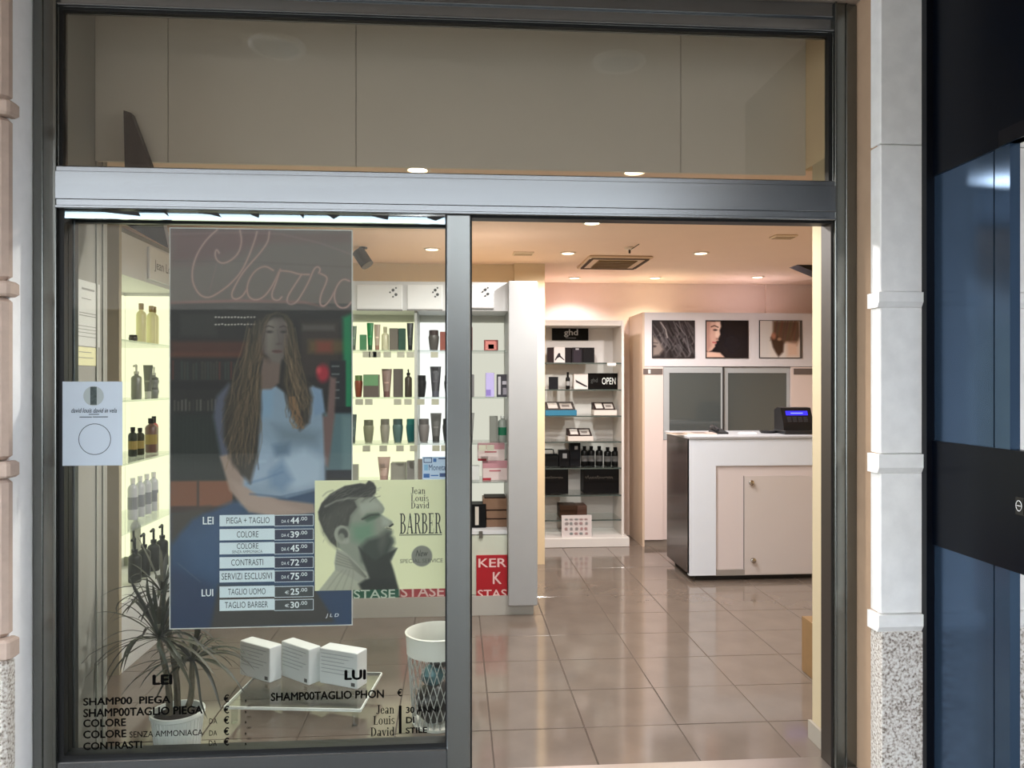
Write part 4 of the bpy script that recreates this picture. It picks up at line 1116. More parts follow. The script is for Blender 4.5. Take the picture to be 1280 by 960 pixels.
# door with one rounded corner
da, db = ku(931.5), ku(1022); dz0, dz1 = P(960, 718, KY).z, P(960, 595, KY).z
pts = [(da, dz0), (db, dz0)]
R_ = .09
for k in range(9):
    an = math.radians(k*11.25); pts.append((db-R_+R_*math.cos(an), dz1-R_+R_*math.sin(an)))
pts.append((da, dz1))
dr = MB().prism(pts, 1, .006, .0215).build('door', KDOOR, kt)
box_part('door_gap', M('gap_grey', (120, 112, 108), .7), kt, da-.006, .019, dz0, da-.001, .0225, dz1)
STEEL = M('knob_steel', (190, 184, 178), .2, 1)
for (u, v) in ((938, 603), (940.5, 700)):
    q = P(u, v, KY)
    o = MB().lathe([(.012, 0), (.012, .012), (.02, .02), (.02, .034), (.014, .038)], 14).sm().build('knob', STEEL, dr)
    o.rotation_euler = (math.pi/2, 0, 0); o.location = (q.x, .006, q.z)
# till terminal, magazines on the counter
ty = KY+.22
a, b = P(975.5, 545, ty), P(1013, 509, ty)
pos = thing('card_terminal', 'black till terminal with glowing blue screen on the counter', 'terminal', ((a.x+b.x)/2, ty, zkt))
w = b.x-a.x; h = b.z-zkt
PB_ = M('terminal_black', (16, 16, 19), .35)
MB().prism([(-.07, 0), (.12, 0), (.12, h*.9), (.06, h), (-.0, h*.98), (-.055, h*.42)], 0, -w/2, w/2).build('housing', PB_, pos)
MB().bbox(-w/2-.008, -.10, 0, w/2+.008, .13, .03, .005).build('base', M('terminal_base', (24, 24, 27), .4), pos)
s0, s1 = Vector((-.055, h*.42)), Vector((.0, h*.98))
nrm = Vector((-(s1.y-s0.y), s1.x-s0.x)).normalized()
def face_quad(f0, f1, x0, x1, off, th):
    A = s0.lerp(s1, f0)+nrm*off; Bq = s0.lerp(s1, f1)+nrm*off; A2 = A-nrm*th; B2 = Bq-nrm*th
    m = MB(); m.prism([(A.x, A.y), (Bq.x, Bq.y), (B2.x, B2.y), (A2.x, A2.y)], 0, x0, x1); return m
face_quad(.50, .78, -w*.36, w*.36, .003, .004).build('screen', emission('screen_blue', (52, 44, 226), 1.1), pos)
face_quad(.60, .66, -w*.2, w*.2, .0036, .001).build('screen_text', emission('screen_text', (120, 130, 255), 1.2), pos)
for k in range(3):
    for q in range(4):
        face_quad(.06+.12*k, .14+.12*k, -w*.34+w*.18*q, -w*.22+w*.18*q, .004, .005).build('key', M('key_grey', (44, 44, 48), .5), pos)
def mag(u0, u1, y, rgb, z, lab, rot=0.0, hh=.008, dd=.2):
    a, b = P(u0, 540, y), P(u1, 540, y); w = b.x-a.x
    t = thing('magazine', lab, 'magazine', ((a.x+b.x)/2, y, z), rot)
    box_part('pages', pm((226,220,212), .6), t, -w/2, -dd/2, 0, w/2, dd/2, hh*.8)
    box_part('cover', pm(rgb, .3), t, -w/2-.001, -dd/2-.001, hh*.8, w/2+.001, dd/2+.001, hh)
    box_part('cover_picture', pm(shade(rgb, .6), .3), t, -w*.3, -dd*.3, hh, w*.2, dd*.25, hh+.0008)
    return t
mag(838, 862, KY+.2, (176,150,130), zkt, 'open tan magazine lying at the left end of the counter', .1)
mag(858, 892, KY+.18, (196,170,160), zkt, 'pink magazine lying on the counter beside the tan one', -.1, .014)
q = P(898, 540, KY+.3)
t = thing('desk_phone', 'flat black phone lying on the counter behind the magazines', 'phone', (q.x, KY+.3, zkt))
MB().prism([(-.09, 0), (.09, 0), (.09, .035), (-.09, .012)], 0, -.05, .05).build('body', PB_, t)
MB().tube([(-.03, -.08, .03), (-.03, 0, .05), (-.03, .08, .052)], .014, 6).build('handset', PB_, t)
q = P(960, 541, KY+.3)
t = thing('mouse_pad', 'dark flat tray left of the till terminal', 'tray', (q.x, KY+.3, zkt))
MB().lathe([(.055, 0), (.07, .018), (.066, .02), (.05, .006)], 18, sy=.8).build('dish', PB_, t)
q = P(934, 541, KY+.25)
t = thing('paper_slip', 'white paper slips lying on the middle of the counter', 'paper', (q.x, KY+.25, zkt))
box_part('sheet', pm((236,234,232), .6), t, -.06, -.05, 0, .06, .05, .004)
box_part('sheet', pm((226,226,228), .6), t, -.04, -.03, .004, .07, .06, .007)

# cardboard box behind the right return
q = PZ(1002, 838, 0)
t = thing('cardboard_box', 'brown cardboard box on the floor behind the doorway return', 'box', (q.x, q.y-.26, 0))
hb = (838-769)/FPX*(q.y+D)
CARD = M('cardboard', (128, 98, 62), .8, noise=.04, scale=20)
MB().bbox(0, 0, 0, .32, .26, hb, .003).build('carton', CARD, t)
box_part('flap', CARD, t, .0, .0, hb, .32, .125, hb+.004)
box_part('flap', CARD, t, .0, .135, hb, .32, .26, hb+.004)
box_part('tape', pm((176,146,104), .4), t, .0, .11, hb+.004, .32, .15, hb+.0055)
# ------------------------------------------------------------------ things standing inside the window
# potted dragon tree
py = .32
q = P(222, 900, py)
pt = thing('potted_dracaena', 'thin leaved potted plant in a white pot behind the window', 'plant', (q.x, py, 0))
POT = M('white_pot', (224, 228, 224), .45)
m = MB(); m.lathe([(.078, 0), (.084, .004), (.098, .152), (.106, .158), (.106, .172), (.097, .172), (.094, .15)], 28, cap=False); m.lathe([(.078, 0), (.0, .0005)], 28, cap=False)
m.sm().build('pot', POT, pt)
for k in range(36):
    a_ = 2*math.pi*k/36
    MB().tube([(.0835*math.cos(a_), .0835*math.sin(a_), .006), (.0985*math.cos(a_), .0985*math.sin(a_), .150)], .0022, 4).build('pot_rib', POT, pt)
MB().lathe([(.094, .150), (.06, .158), (0, .16)], 20, cap=False).build('soil', M('soil', (46, 38, 32), .95, noise=.2, scale=60, bump=.5), pt)
STEM = M('plant_stem', (92, 84, 66), .8, noise=.15, scale=60)
LEAFM = [M('leaf_green', (44, 50, 36), .5), M('leaf_dark', (32, 36, 29), .5), M('leaf_olive', (62, 62, 45), .5)]
def lp(u, v, Y): w_ = P(u, v, Y); return Vector((w_.x-q.x, Y-py, w_.z))
crowns = [(lp(203, 742, .36), 30, .34, 1), (lp(199, 798, .27), 56, .43, 2), (lp(240, 826, .36), 46, .36, 3)]
bases = [Vector((-.01, .03, .15)), Vector((-.03, -.01, .15)), Vector((.03, .01, .15))]
for (c, n, L, sd), b in zip(crowns, bases):
    mid = (b+c)/2+Vector((.012, .0, 0))
    MB().tube([b, b.lerp(mid, .5)+Vector((.006,0,0)), mid, mid.lerp(c, .6), c], .011, 7, rs=[.015,.013,.012,.011,.009]).sm().build('stem', STEM, pt)
    r5 = random.Random(sd*17)
    for k in range(n):
        az = 2*math.pi*(k/n)+r5.uniform(-.2, .2)
        e0 = math.radians(r5.choice((70, 52, 36, 20, 8))+r5.uniform(-8, 8))
        ll = L*r5.uniform(.7, 1.05)
        if math.cos(az) > .2 and sd != 3: ll *= .8
        droop = r5.uniform(.4, 1.05)
        V = []; Fs = []; N = 8; wmax = r5.uniform(.0055, .009)
        for i in range(N+1):
            f = i/N; s_ = ll*f
            rad = s_*math.cos(e0)*(1-.15*f); z = s_*math.sin(e0)-droop*ll*.75*f*f*math.cos(e0*.6)
            pnt = c+Vector((rad*math.cos(az), rad*math.sin(az), z+.01*i/N))
            wy = pnt.y+py
            if wy < .15: pnt.y = .15-py+(wy-.15)*.08
            if pnt.x+q.x < XSL+.02: pnt.x = XSL+.02-q.x+(pnt.x+q.x-XSL-.02)*.05
            if pnt.z < .21: pnt.z = .21+(pnt.z-.21)*.2
            wd = wmax*math.sin(math.pi*min(1, .12+.88*f))**.6*(1 if f < .85 else (1-f)/.15*.9+.1)
            sidev = Vector((-math.sin(az), math.cos(az), .15)).normalized()
            up = Vector((0, 0, wd*.35))
            V += [pnt-sidev*wd+up, pnt, pnt+sidev*wd+up]
        for i in range(N):
            a_ = i*3
            Fs += [(a_, a_+1, a_+4, a_+3), (a_+1, a_+2, a_+5, a_+4)]
        me_ = MB().add(V, Fs); me_.smooth = True
        me_.build('leaf', LEAFM[r5.randrange(3)], pt)

# three white boxes on a clear display plate
dp = thing('display_plate', 'clear acrylic display plate with bright edges on the window floor', 'display stand', (P(385, 860, .75).x, .72, 0), math.radians(-7))
ACR = glass('clear_acrylic', (.93, .95, .94), .06)
EDGEW = M('acrylic_bright_edge', (236, 240, 236), .3)
zt_ = .085
gp = box_part('plate', ACR, dp, -.30, -.20, zt_-.012, .30, .22, zt_)
for b_ in ((-.30, -.205, .30, -.20), (.30, -.205, .305, .22), (-.305, -.205, -.30, .22), (-.30, .22, .30, .225)):
    box_part('bright_edge', EDGEW, dp, b_[0], b_[1], zt_-.012, b_[2], b_[3], zt_)
for (x, y) in ((-.27, -.17), (.27, -.17), (-.27, .19), (.27, .19)):
    MB().lathe([(.014, 0), (.014, zt_-.012)], 10, (x, y, 0)).build('leg', ACR, dp)
BOXW = M('white_carton', (228, 232, 234), .45)
INKG = M('carton_ink', (178, 184, 188), .5)
def wbox(u, v, ang, Lg, Sh, hgt, lab):
    """u,v = photo position of the near bottom corner on the plate"""
    c = PZ(u, v, zt_)
    t = thing('white_product_box', lab, 'box', (c.x, c.y, zt_), ang, group='white boxes on the display plate')
    # local: long side runs from the corner along -x, short side along +y
    MB().bbox(-Lg, 0, 0, 0, Sh, hgt, .003).build('carton', BOXW, t)
    for k in range(6):
        z = hgt*(.86-.105*k)
        MB().box(-Lg*.95, -.0012, z, -Lg*(.10+.12*((k*7) % 3)), -.0002, z+hgt*.022).build('printed_line', INKG, t)
    MB().box(-Lg*.16, -.0012, hgt*.06, -Lg*.06, -.0002, hgt*.16).build('printed_mark', M('carton_mark', (90, 92, 92), .5), t)
    return t
wbox(337, 854, math.radians(-36), .212, .074, .165, 'white product box with grey print, left of three on the display plate')
wbox(386, 857, math.radians(-41), .208, .070, .168, 'white product box with grey print, middle of three on the display plate')
wbox(446.5, 862, math.radians(-27), .212, .082, .166, 'white product box with grey print, right of three on the display plate')

# wire waste basket
by = .52
q = P(547, 900, by)
wb = thing('waste_basket', 'white round waste basket with wire lattice body beside the mullion', 'basket', (q.x, by, 0))
WB = M('basket_white', (226, 226, 218), .4)
zt2 = .405; R1 = .140; zb2 = .315; R2 = .108
MB().lathe([(R1-.012, zb2), (R1-.004, zb2), (R1, zt2-.004), (R1+.004, zt2), (R1-.004, zt2+.003), (R1-.008, zt2-.004), (R1-.014, zb2)], 40, cap=False).sm().build('rim_band', WB, wb)
MB().lathe([(R2, 0), (R2+.004, .012), (R2-.006, .012), (0, .006)], 32, cap=False).build('base_ring', WB, wb)
WIRE = M('basket_wire', (196, 200, 198), .35, .5)
for k in range(26):
    for sg in (1, -1):
        pts = []
        for i in range(9):
            f = i/8; a_ = 2*math.pi*k/26+sg*f*.75; r_ = R2+(R1-.008-R2)*f
            pts.append((r_*math.cos(a_), r_*math.sin(a_), .008+(zb2+.002-.008)*f))
        MB().tube(pts, .0019, 4).build('wire', WIRE, wb)
def lump(name, lab, cat, loc, rx, ry, rz_, mat, seed, part='bag_body'):
    t = thing(name, lab, cat, loc)
    r6 = random.Random(seed); rings = []; N = 14
    for i in range(9):
        f = i/8; ring = []
        prof = math.sin(math.pi*min(.98, .12+.84*f))**.6
        for k in range(N):
            a_ = 2*math.pi*k/N; w_ = prof*(1+.14*math.sin(3*a_+seed+4*f)+r6.uniform(-.07, .07))
            ring.append((rx*w_*math.cos(a_), ry*w_*math.sin(a_), rz_*2*f))
        rings.append(ring)
    MB().loft(rings).sm().build(part, mat, t)
    return t
lump('black_bag', 'crumpled black bag lying in the wire waste basket', 'bag', (q.x-.01, by, .014), .082, .08, .085, M('black_sack', (14, 15, 16), .35), 2)
lump('teal_bag', 'teal crumpled wrapper on top of the black bag in the basket', 'bag', (q.x-.02, by+.02, .16), .055, .06, .045, M('teal_wrap', (40, 84, 92), .4), 5)
lump('dark_wrapper', 'small dark wrapper at the top of the basket contents', 'bag', (q.x+.01, by+.03, .235), .045, .05, .03, M('black_sack', (14, 15, 16), .35), 7)

# paper notices on the left return wall
def wall_paper(name, lab, u0, u1, v0, v1, rgb, lines):
    a, b = PX(u0, (v0+v1)/2, XSL), PX(u1, (v0+v1)/2, XSL)
    um = (u0+u1)/2
    z1, z0 = PX(um, v0, XSL).z, PX(um, v1, XSL).z
    t = thing(name, lab, 'notice', (XSL, a.y, z0)); w = b.y-a.y; h = z1-z0
    box_part('sheet', pm(rgb, .7), t, .0, 0, 0, .002, w, h)
    for (f, l0, l1, tk) in lines:
        box_part('printed_line', pm((140,140,134), .7), t, .002, w*l0, h*f, .0028, w*l1, h*f+h*tk)
wall_paper('paper_notice', 'white typed notice taped to the return wall left of the window', 95.5, 124, 352, 433, (198,198,192),
   [(.86,.2,.75,.03),(.72,.2,.6,.012),(.5,.1,.9,.012),(.46,.1,.85,.012),(.3,.05,.9,.01),(.25,.05,.95,.01),(.2,.05,.9,.01),(.14,.05,.95,.01)])
wall_paper('paper_note', 'small cream note taped under the typed notice', 95, 121, 434, 457, (212,208,166), [(.7,.1,.7,.04),(.4,.1,.8,.04)])

# ------------------------------------------------------------------ posters hung in the window
YP = .048
def mapx(u, Y=YP): return P(u, 530, Y).x
cv = Canvas(213, 286, 439.5, 783, 1.3, (46, 44, 43))
rp = random.Random(11)
# neon fascia
cv.rect(213, 286, 440, 378, (92, 84, 76), 1, 1)
cv.poly([(213,286),(340,286),(330,300),(300,315),(260,325),(213,330)], (86,52,52), .8, 9)
cv.poly([(213,292),(440,288),(440,300),(213,306)], (92,58,56), .5, 5)
cv.stroke([(215,293),(300,290),(350,291),(400,302),(440,316)], 2, (130,100,94), .5, 1.2)
cv.stroke([(213,327),(300,326),(440,332)], 1.4, (68,60,56), .6, 1.5)
cv.stroke([(213,379),(300,375),(380,377),(440,391)], 3.4, (136,88,82), .75, 1.5)
cv.rect(213, 381, 440, 398, (50,47,44), .8, 4)
def NC(pts): return [(200+x/4.923, 260+y/4.923) for x, y in pts]
neon = [
 [(360,275),(345,250),(333,280),(345,322),(382,342),(435,320),(482,272),(500,200),(488,135)],
 [(348,133),(290,185),(240,255),(207,330),(193,410),(205,480),(245,540),(300,553),(365,515),(430,465),(495,392),(540,300),(580,190),(592,142)],
 [(668,142),(662,200),(615,268),(550,340),(500,400),(455,480),(432,535),(455,563),(500,545),(528,500)],
 [(692,378),(645,350),(590,372),(548,425),(528,490),(540,548),(590,566),(642,538),(690,470),(728,385)],
 [(735,372),(708,460),(680,525),(692,560),(725,565),(745,542)],
 [(735,380),(800,384),(850,402),(915,402)],
 [(868,402),(818,478),(775,548),(782,588),(830,585),(878,510),(915,440),(945,365),(968,350),(985,368),(975,392)],
 [(985,395),(1028,415),(1022,450),(985,530),(980,585),(1005,602),(1045,560),(1075,500)],
 [(1165,440),(1130,425),(1095,455),(1068,520),(1078,580),(1110,610),(1150,605),(1178,570)],
]
for st_ in neon:
    # smooth the stroke
    pts = NC(st_)
    for _ in range(2):
        n2 = [pts[0]]
        for a_, b_ in zip(pts[:-1], pts[1:]):
            n2 += [(a_[0]*.75+b_[0]*.25, a_[1]*.75+b_[1]*.25), (a_[0]*.25+b_[0]*.75, a_[1]*.25+b_[1]*.75)]
        pts = n2+[pts[-1]]
    cv.stroke(pts, 3.2, (128,98,92), .8, 1.0)
    cv.stroke(pts, 1.4, (166,132,124), .9, .6)
cv.stroke(NC([(345,345),(320,440),(302,510)]), 1.6, (120,92,86), .6)
# window behind the sitter
cv.rect(213, 386, 440, 640, (40,38,37), 1, 3)
cv.rect(225, 392, 270, 420, (58,56,54), .6, 3)
for vv in (396, 405):
    for k in range(13):
        cv.ell(269+4*k, vv+rp.uniform(-.4,.4), 1.4, .9, (214,206,196), .9, .6)
cv.rect(213, 426, 330, 446, (84,48,38), .8, 3); cv.rect(213, 440, 300, 446, (100,56,40), .5, 2)
for k in range(26):
    u = 215+3.6*k
    cv.rect(u, 450+rp.uniform(0,4), u+2.4, 474, rp.choice([(70,66,58),(96,84,72),(58,70,66),(110,50,42),(44,44,44)]), .6, 1)
cv.rect(213, 476, 300, 486, (30,29,30), .9, 2)
for k in range(16):
    u = 217+4.6*k
    cv.rect(u, 498+rp.uniform(0,3), u+2.2, 513, rp.choice([(104,96,88),(130,124,116),(60,58,54)]), .6, 1)
cv.rect(213, 515, 290, 600, (36,40,38), 1, 4)
for k in range(12): cv.rect(218+5*k, 520, 219.5+5*k, 590, (44,50,46), .5, 1.5)
cv.rect(213, 600, 246, 632, (116,72,48), 1, 1.5); cv.rect(248, 600, 290, 634, (122,76,52), 1, 1.5)
cv.rect(213, 632, 300, 640, (60,40,34), 1, 2)
# right: green strip, menu board, mug
cv.rect(375, 400, 425, 470, (62,52,48), .8, 4)
cv.rect(377, 405, 418, 412, (104,102,98), .5, 2)
cv.rect(385, 424, 440, 440, (120,96,50), .55, 4)
cv.rect(395, 425, 415, 440, (140,50,44), .6, 4)
cv.poly([(428,395),(440,390),(440,512),(430,512)], (18,130,84), .9, 3)
cv.rect(412, 450, 432, 510, (34,36,40), 1, 1.5)
for k in range(5): cv.rect(414, 456+10*k, 424, 458+10*k, (120,124,124), .7, .6)
cv.rect(412, 508, 440, 518, (22,24,30), 1, 1)
cv.poly([(404,516),(440,516),(440,590),(407,590)], (84,108,114), 1, 2)
cv.rect(428, 520, 440, 588, (108,132,134), .7, 3)
cv.rect(406, 588, 440, 598, (28,30,40), 1, 1)
# jeans and stool
cv.rect(213, 640, 440, 786, (46,60,78), 1, 1)
cv.poly([(213,640),(262,632),(236,660),(213,690)], (62,56,50), 1, 4)
cv.poly([(240,648),(290,626),(440,606),(440,786),(300,786),(213,715),(213,680)], (44,70,100), 1, 4)
cv.poly([(230,668),(275,650),(275,720),(240,712)], (56,84,116), .7, 10)
cv.poly([(213,705),(262,730),(300,786),(213,786)], (40,56,84), .9, 5)
cv.stroke([(222,702),(250,726)], 1.2, (84,98,110), .6)
cv.poly([(272,730),(262,786),(425,780),(392,735)], (64,62,60), 1, 3)
cv.poly([(393,735),(440,735),(440,786),(420,782)], (46,66,94), 1, 3)
# left arm, shirt, right arm
cv.poly([(266,520),(270,495),(285,478),(300,486),(298,545),(292,580),(276,575)], (84,88,104), 1, 3)
cv.poly([(274,570),(292,565),(300,592),(318,612),(348,624),(392,630),(394,642),(350,646),(310,640),(286,612)], (150,128,116), 1, 2)
cv.poly([(288,600),(318,612),(350,628),(380,640),(330,644),(300,630)], (176,152,140), .5, 4)
cv.poly([(390,520),(408,520),(412,470),(420,472),(418,520),(410,585),(398,575)], (112,88,84), 1, 2)
cv.poly([(318,486),(344,482),(358,492),(390,482),(402,498),(404,545),(406,600),(398,612),(358,622),(322,620),(304,606),(306,560),(318,530)], (132,150,168), 1, 2)
cv.poly([(306,560),(330,550),(342,560),(340,590),(326,606),(306,604)], (150,168,188), .8, 7)
cv.poly([(345,575),(380,560),(404,575),(402,605),(370,612),(342,600)], (168,184,200), .8, 7)
cv.poly([(336,590),(352,574),(366,600),(352,614),(338,608)], (104,130,158), .8, 5)
cv.poly([(340,556),(362,552),(360,568),(344,570)], (92,112,132), .8, 4)
cv.poly([(340,530),(400,540),(396,556),(350,552)], (98,112,122), .6, 7)
cv.poly([(320,486),(342,484),(338,520),(322,524)], (126,154,180), .8, 4)
cv.stroke([(308,604),(330,598),(352,590)], 2, (90,118,150), .6, 1.5); cv.stroke([(310,578),(330,576)], 2, (176,190,206), .5, 2)
cv.stroke([(312,617),(350,621),(400,610)], 2, (70,90,116), .7, 1.5)
cv.poly([(390,482),(402,486),(406,515),(392,520)], (120,142,168), 1, 2)
cv.ell(403, 466, 8, 11, (166,36,52), .9, 3); cv.ell(398, 462, 3, 4, (210,80,84), .7, 2)
# neck, face
cv.poly([(328,445),(350,452),(348,478),(338,486),(322,486),(324,470)], (112,94,86), 1, 2)
cv.poly([(323,403),(336,393),(356,394),(362,412),(360,428),(356,442),(348,454),(338,450),(328,440),(322,424)], (112,102,96), 1, 2)
cv.poly([(328,405),(340,398),(344,420),(340,440),(332,438)], (138,128,120), .7, 5)
cv.poly([(350,400),(362,410),(360,432),(352,446),(348,430)], (92,82,80), .7, 4)
cv.ell(336, 414, 4.2, 1.7, (50,44,44), .9, 1); cv.ell(353.5, 414, 3.4, 1.6, (46,40,42), .9, 1)
cv.stroke([(329,408.5),(335,406.5),(341,408.5)], 1.6, (64,54,50), .8); cv.stroke([(349,408),(354,406.5),(358,408.5)], 1.5, (60,50,48), .8)
cv.stroke([(346,412),(347.5,424),(350,428)], 1.4, (96,84,80), .7); cv.ell(347.5, 429, 3.4, 1.5, (80,66,64), .8, 1)
cv.ell(345.5, 438.5, 6.2, 2.0, (98,58,58), .95, .8); cv.stroke([(340,438),(351,439)], .8, (50,34,36), .8)
# hair
HAIR = [(52,46,40),(66,57,48),(82,70,56),(102,86,66),(38,34,30),(122,102,78),(140,118,90)]
cv.poly([(332,391),(320,398),(308,430),(292,465),(280,500),(278,545),(290,580),(312,604),(321,570),(326,510),(324,470),(321,440),(322,415),(328,400)], (56,49,42), .95, 3)
cv.poly([(350,390),(362,398),(368,425),(380,462),(390,496),(386,528),(374,538),(360,510),(352,478),(356,450),(362,428),(361,405)], (56,49,42), .95, 3)
cv.poly([(322,412),(326,399),(334,391),(345,388),(357,391),(364,400),(366,420),(361,406),(352,396),(341,396),(331,402),(325,416)], (50,44,39), .95, 2)
def strand(u, v, u2, v2, wdt, col, al):
    ph_ = rp.uniform(0, 6.28); am = rp.uniform(1.5, 4.6); fq = rp.uniform(1.5, 3.0)
    pts = []
    for i in range(14):
        f = i/13
        pts.append((u+(u2-u)*f+am*f**.7*math.sin(ph_+fq*6.28*f*.9), v+(v2-v)*f))
    cv.stroke(pts, wdt, col, al, .8)
for k in range(150):
    u = rp.uniform(308, 327); strand(u, rp.uniform(400, 470), u-rp.uniform(2, 34), rp.uniform(500, 588), rp.uniform(.7,2.0), rp.choice(HAIR), .42)
for k in range(100):
    u = rp.uniform(354, 368); strand(u, rp.uniform(405, 460), u+rp.uniform(2, 22), rp.uniform(480, 532), rp.uniform(.7,1.9), rp.choice(HAIR), .42)
for k in range(30):
    s_ = rp.choice((-1, 1)); x_ = 345+rp.uniform(-2, 3)
    cv.stroke([(x_, 389+rp.uniform(0,3)), (x_+s_*rp.uniform(8,11), 393), (x_+s_*rp.uniform(13,18), 404), (x_+s_*rp.uniform(17,22), 424), (x_+s_*rp.uniform(18,28), 446)], rp.uniform(.7,1.5), rp.choice(HAIR), .45, .8)
for k in range(12):
    u = rp.uniform(360, 372); strand(u, 496, u+rp.uniform(4, 14), 535, 1.4, (134,102,72), .5)
cv.ell(345, 388, 30, 9, (46,43,40), .55, 6)
cv.poly([(320,402),(332,398),(330,440),(336,452),(326,446)], (70,62,56), .6, 4)
cv.ell(347, 428, 14, 20, (96,88,82), .35, 8)
cv.C += (np.random.RandomState(1).rand(*cv.C.shape[:2])[..., None]-.5)*5

x0, x1 = mapx(213), mapx(439.5); z0, z1 = P(326, 783, YP).z, P(326, 287, YP).z
po = thing('large_poster', 'large dark poster of a seated long haired woman with neon script and price table', 'poster', ((x0+x1)/2, YP, z0))
hw = (x1-x0)/2; ph = z1-z0
box_part('sheet', M('poster_sheet', (196, 196, 192), .5), po, -hw-.004, .0006, -.004, hw+.004, .0028, ph+.004)
cv.build('print', -hw, hw, 0, ph, 0, po, vcol_mat('poster_print', .3))
pb = (po.location.x, YP, z0)
WINK = M('poster_white_ink', (228, 236, 238), .4); DINK = M('poster_dark_ink', (40, 50, 60), .4); NINK = M('poster_navy_ink', (44, 50, 72), .4); GINK = M('poster_grey_ink', (66, 70, 72), .4)
LINK = M('poster_pale_ink', (212, 226, 232), .4)
def px_rect(name, u0, u1, v0, v1, off, mat, th=.0003):
    a, b = P(u0, (v0+v1)/2, YP), P(u1, (v0+v1)/2, YP); um = (u0+u1)/2
    return box_part(name, mat, po, a.x-pb[0], -off-th, P(um, v1, YP).z-z0, b.x-pb[0], -off, P(um, v0, YP).z-z0)
rows = [(643.5,657.5,'PIEGA + TAGLIO','44','00',NINK,'DA €'),(661,675,'COLORE','39','00',NINK,'DA €'),(678,692.5,'COLORE','45','00',NINK,'DA €'),(696,710,'CONTRASTI','72','00',NINK,'DA €'),(713,727.5,'SERVIZI ESCLUSIVI','75','00',NINK,'DA €'),(732.5,746.5,'TAGLIO UOMO','25','00',GINK,'€'),(749,763,'TAGLIO BARBER','30','00',GINK,'€')]
for i, (va, vb, name_, pr, dec, ink, pre) in enumerate(rows):
    wtext = {0:(283,337),1:(296,323),2:(296,323),3:(289,329),4:(277,340),5:(285,332),6:(281,335)}[i]
    r_ = px_rect('price_row_label', 274.5, 343, va, vb, .0004, LINK)
    px_rect('price_row_frame', 343, 392, va, vb, .0003, LINK)
    px_rect('price_row_box', 343.5, 391.3, va+.7, vb-.7, .0007, ink)
    t0_, t1_ = (va+3, vb-3.2) if i != 2 else (va+1, vb-6.5)
    text_px('lettering', name_, wtext[0], wtext[1], t0_, t1_, YP-.0012, DINK, po, pb)
    if i == 2: text_px('lettering', 'SENZA AMMONIACA', 290, 328, vb-4.8, vb-1.2, YP-.0012, DINK, po, pb)
    text_px('lettering', pr, 363, 374, va+3, vb-3, YP-.0014, WINK, po, pb, bold=.02)
    text_px('lettering', '.'+dec, 375, 384, va+2.5, va+7, YP-.0014, WINK, po, pb)
    text_px('lettering', pre, 352 if len(pre) > 1 else 356, 361.5, va+6, vb-4, YP-.0014, WINK, po, pb)
text_px('lettering', 'LEI', 253.5, 267, 646, 655.5, YP-.0008, WINK, po, pb, bold=.015)
text_px('lettering', 'LUI', 252, 266.5, 736.5, 745.5, YP-.0008, WINK, po, pb, bold=.015)
text_px('lettering', 'J L D', 407, 423.5, 767, 772.5, YP-.0008, WINK, po, pb, shear=.2)

# barber poster
YQ = .040
cv = Canvas(393.5, 600, 557, 736, 1.6, (228, 228, 186))
def BC(pts): return [(380+x/4.571, 560+y/4.571) for x, y in pts]
cv.poly(BC([(75,815),(120,760),(175,690),(185,610),(250,600),(420,700),(520,800)]), (168,168,150), 1, 1)
# neck / face mass
cv.poly(BC([(190,560),(180,470),(240,430),(255,390),(280,300),(330,285),(400,270),(425,300),(445,322),(458,345),(452,365),(440,378),(462,395),(500,418),(507,432),(488,450),(462,452),(478,462),(498,470),(500,485),(492,500),(508,515),(512,535),(500,560),(530,570),(500,640),(400,720),(300,680),(240,600)]), (138,142,128), 1, 1)
cv.poly(BC([(300,320),(390,290),(430,310),(440,345),(380,360),(330,380)]), (176,178,162), .6, 4)
cv.poly(BC([(330,400),(360,375),(420,370),(436,385),(400,405),(360,420)]), (60,82,62), .9, 2)
cv.poly(BC([(270,440),(390,420),(395,500),(330,540),(280,520)]), (92,136,106), .7, 6)  # green reflection painted into the cheek colour
cv.poly(BC([(440,390),(470,400),(495,420),(480,445),(445,440)]), (176,180,164), .6, 3)
cv.poly(BC([(320,560),(360,520),(430,500),(470,472),(498,476),(494,500),(508,516),(512,540),(500,562),(470,640),(400,690),(330,640)]), (52,60,54), .95, 4)
cv.poly(BC([(430,480),(480,465),(470,540),(440,600),(420,560)]), (104,104,94), .5, 4)
cv.stroke(BC([(470,455),(496,462)]), 1.2, (66,60,56), .8)
cv.stroke(BC([(488,447),(505,436)]), 2.2, (30,30,28), .9)
# collar, scarf, coat
cv.poly(BC([(185,568),(235,590),(300,650),(350,712),(372,742),(310,760),(240,720),(180,690),(172,650)]), (158,158,144), 1, 1)
for k in range(5):
    o_ = k*16
    cv.stroke(BC([(190-k*2,590+o_),(250+k*8,620+o_),(320+k*6,690+o_*.7),(350,730)]), 1.4, (104,104,94), .6, .9)
cv.poly(BC([(310,560),(340,650),(372,740),(350,760),(420,805),(540,805),(508,690),(490,640),(530,572),(470,600),(400,640)]), (46,50,46), 1, 1.5)
cv.poly(BC([(350,745),(310,770),(330,812),(530,812),(510,740)]), (40,44,41), 1, 2)
for k in range(4): cv.stroke(BC([(130+k*45,800),(190+k*30,720),(220+k*20,690)]), 1.2, (134,134,120), .6, 1)
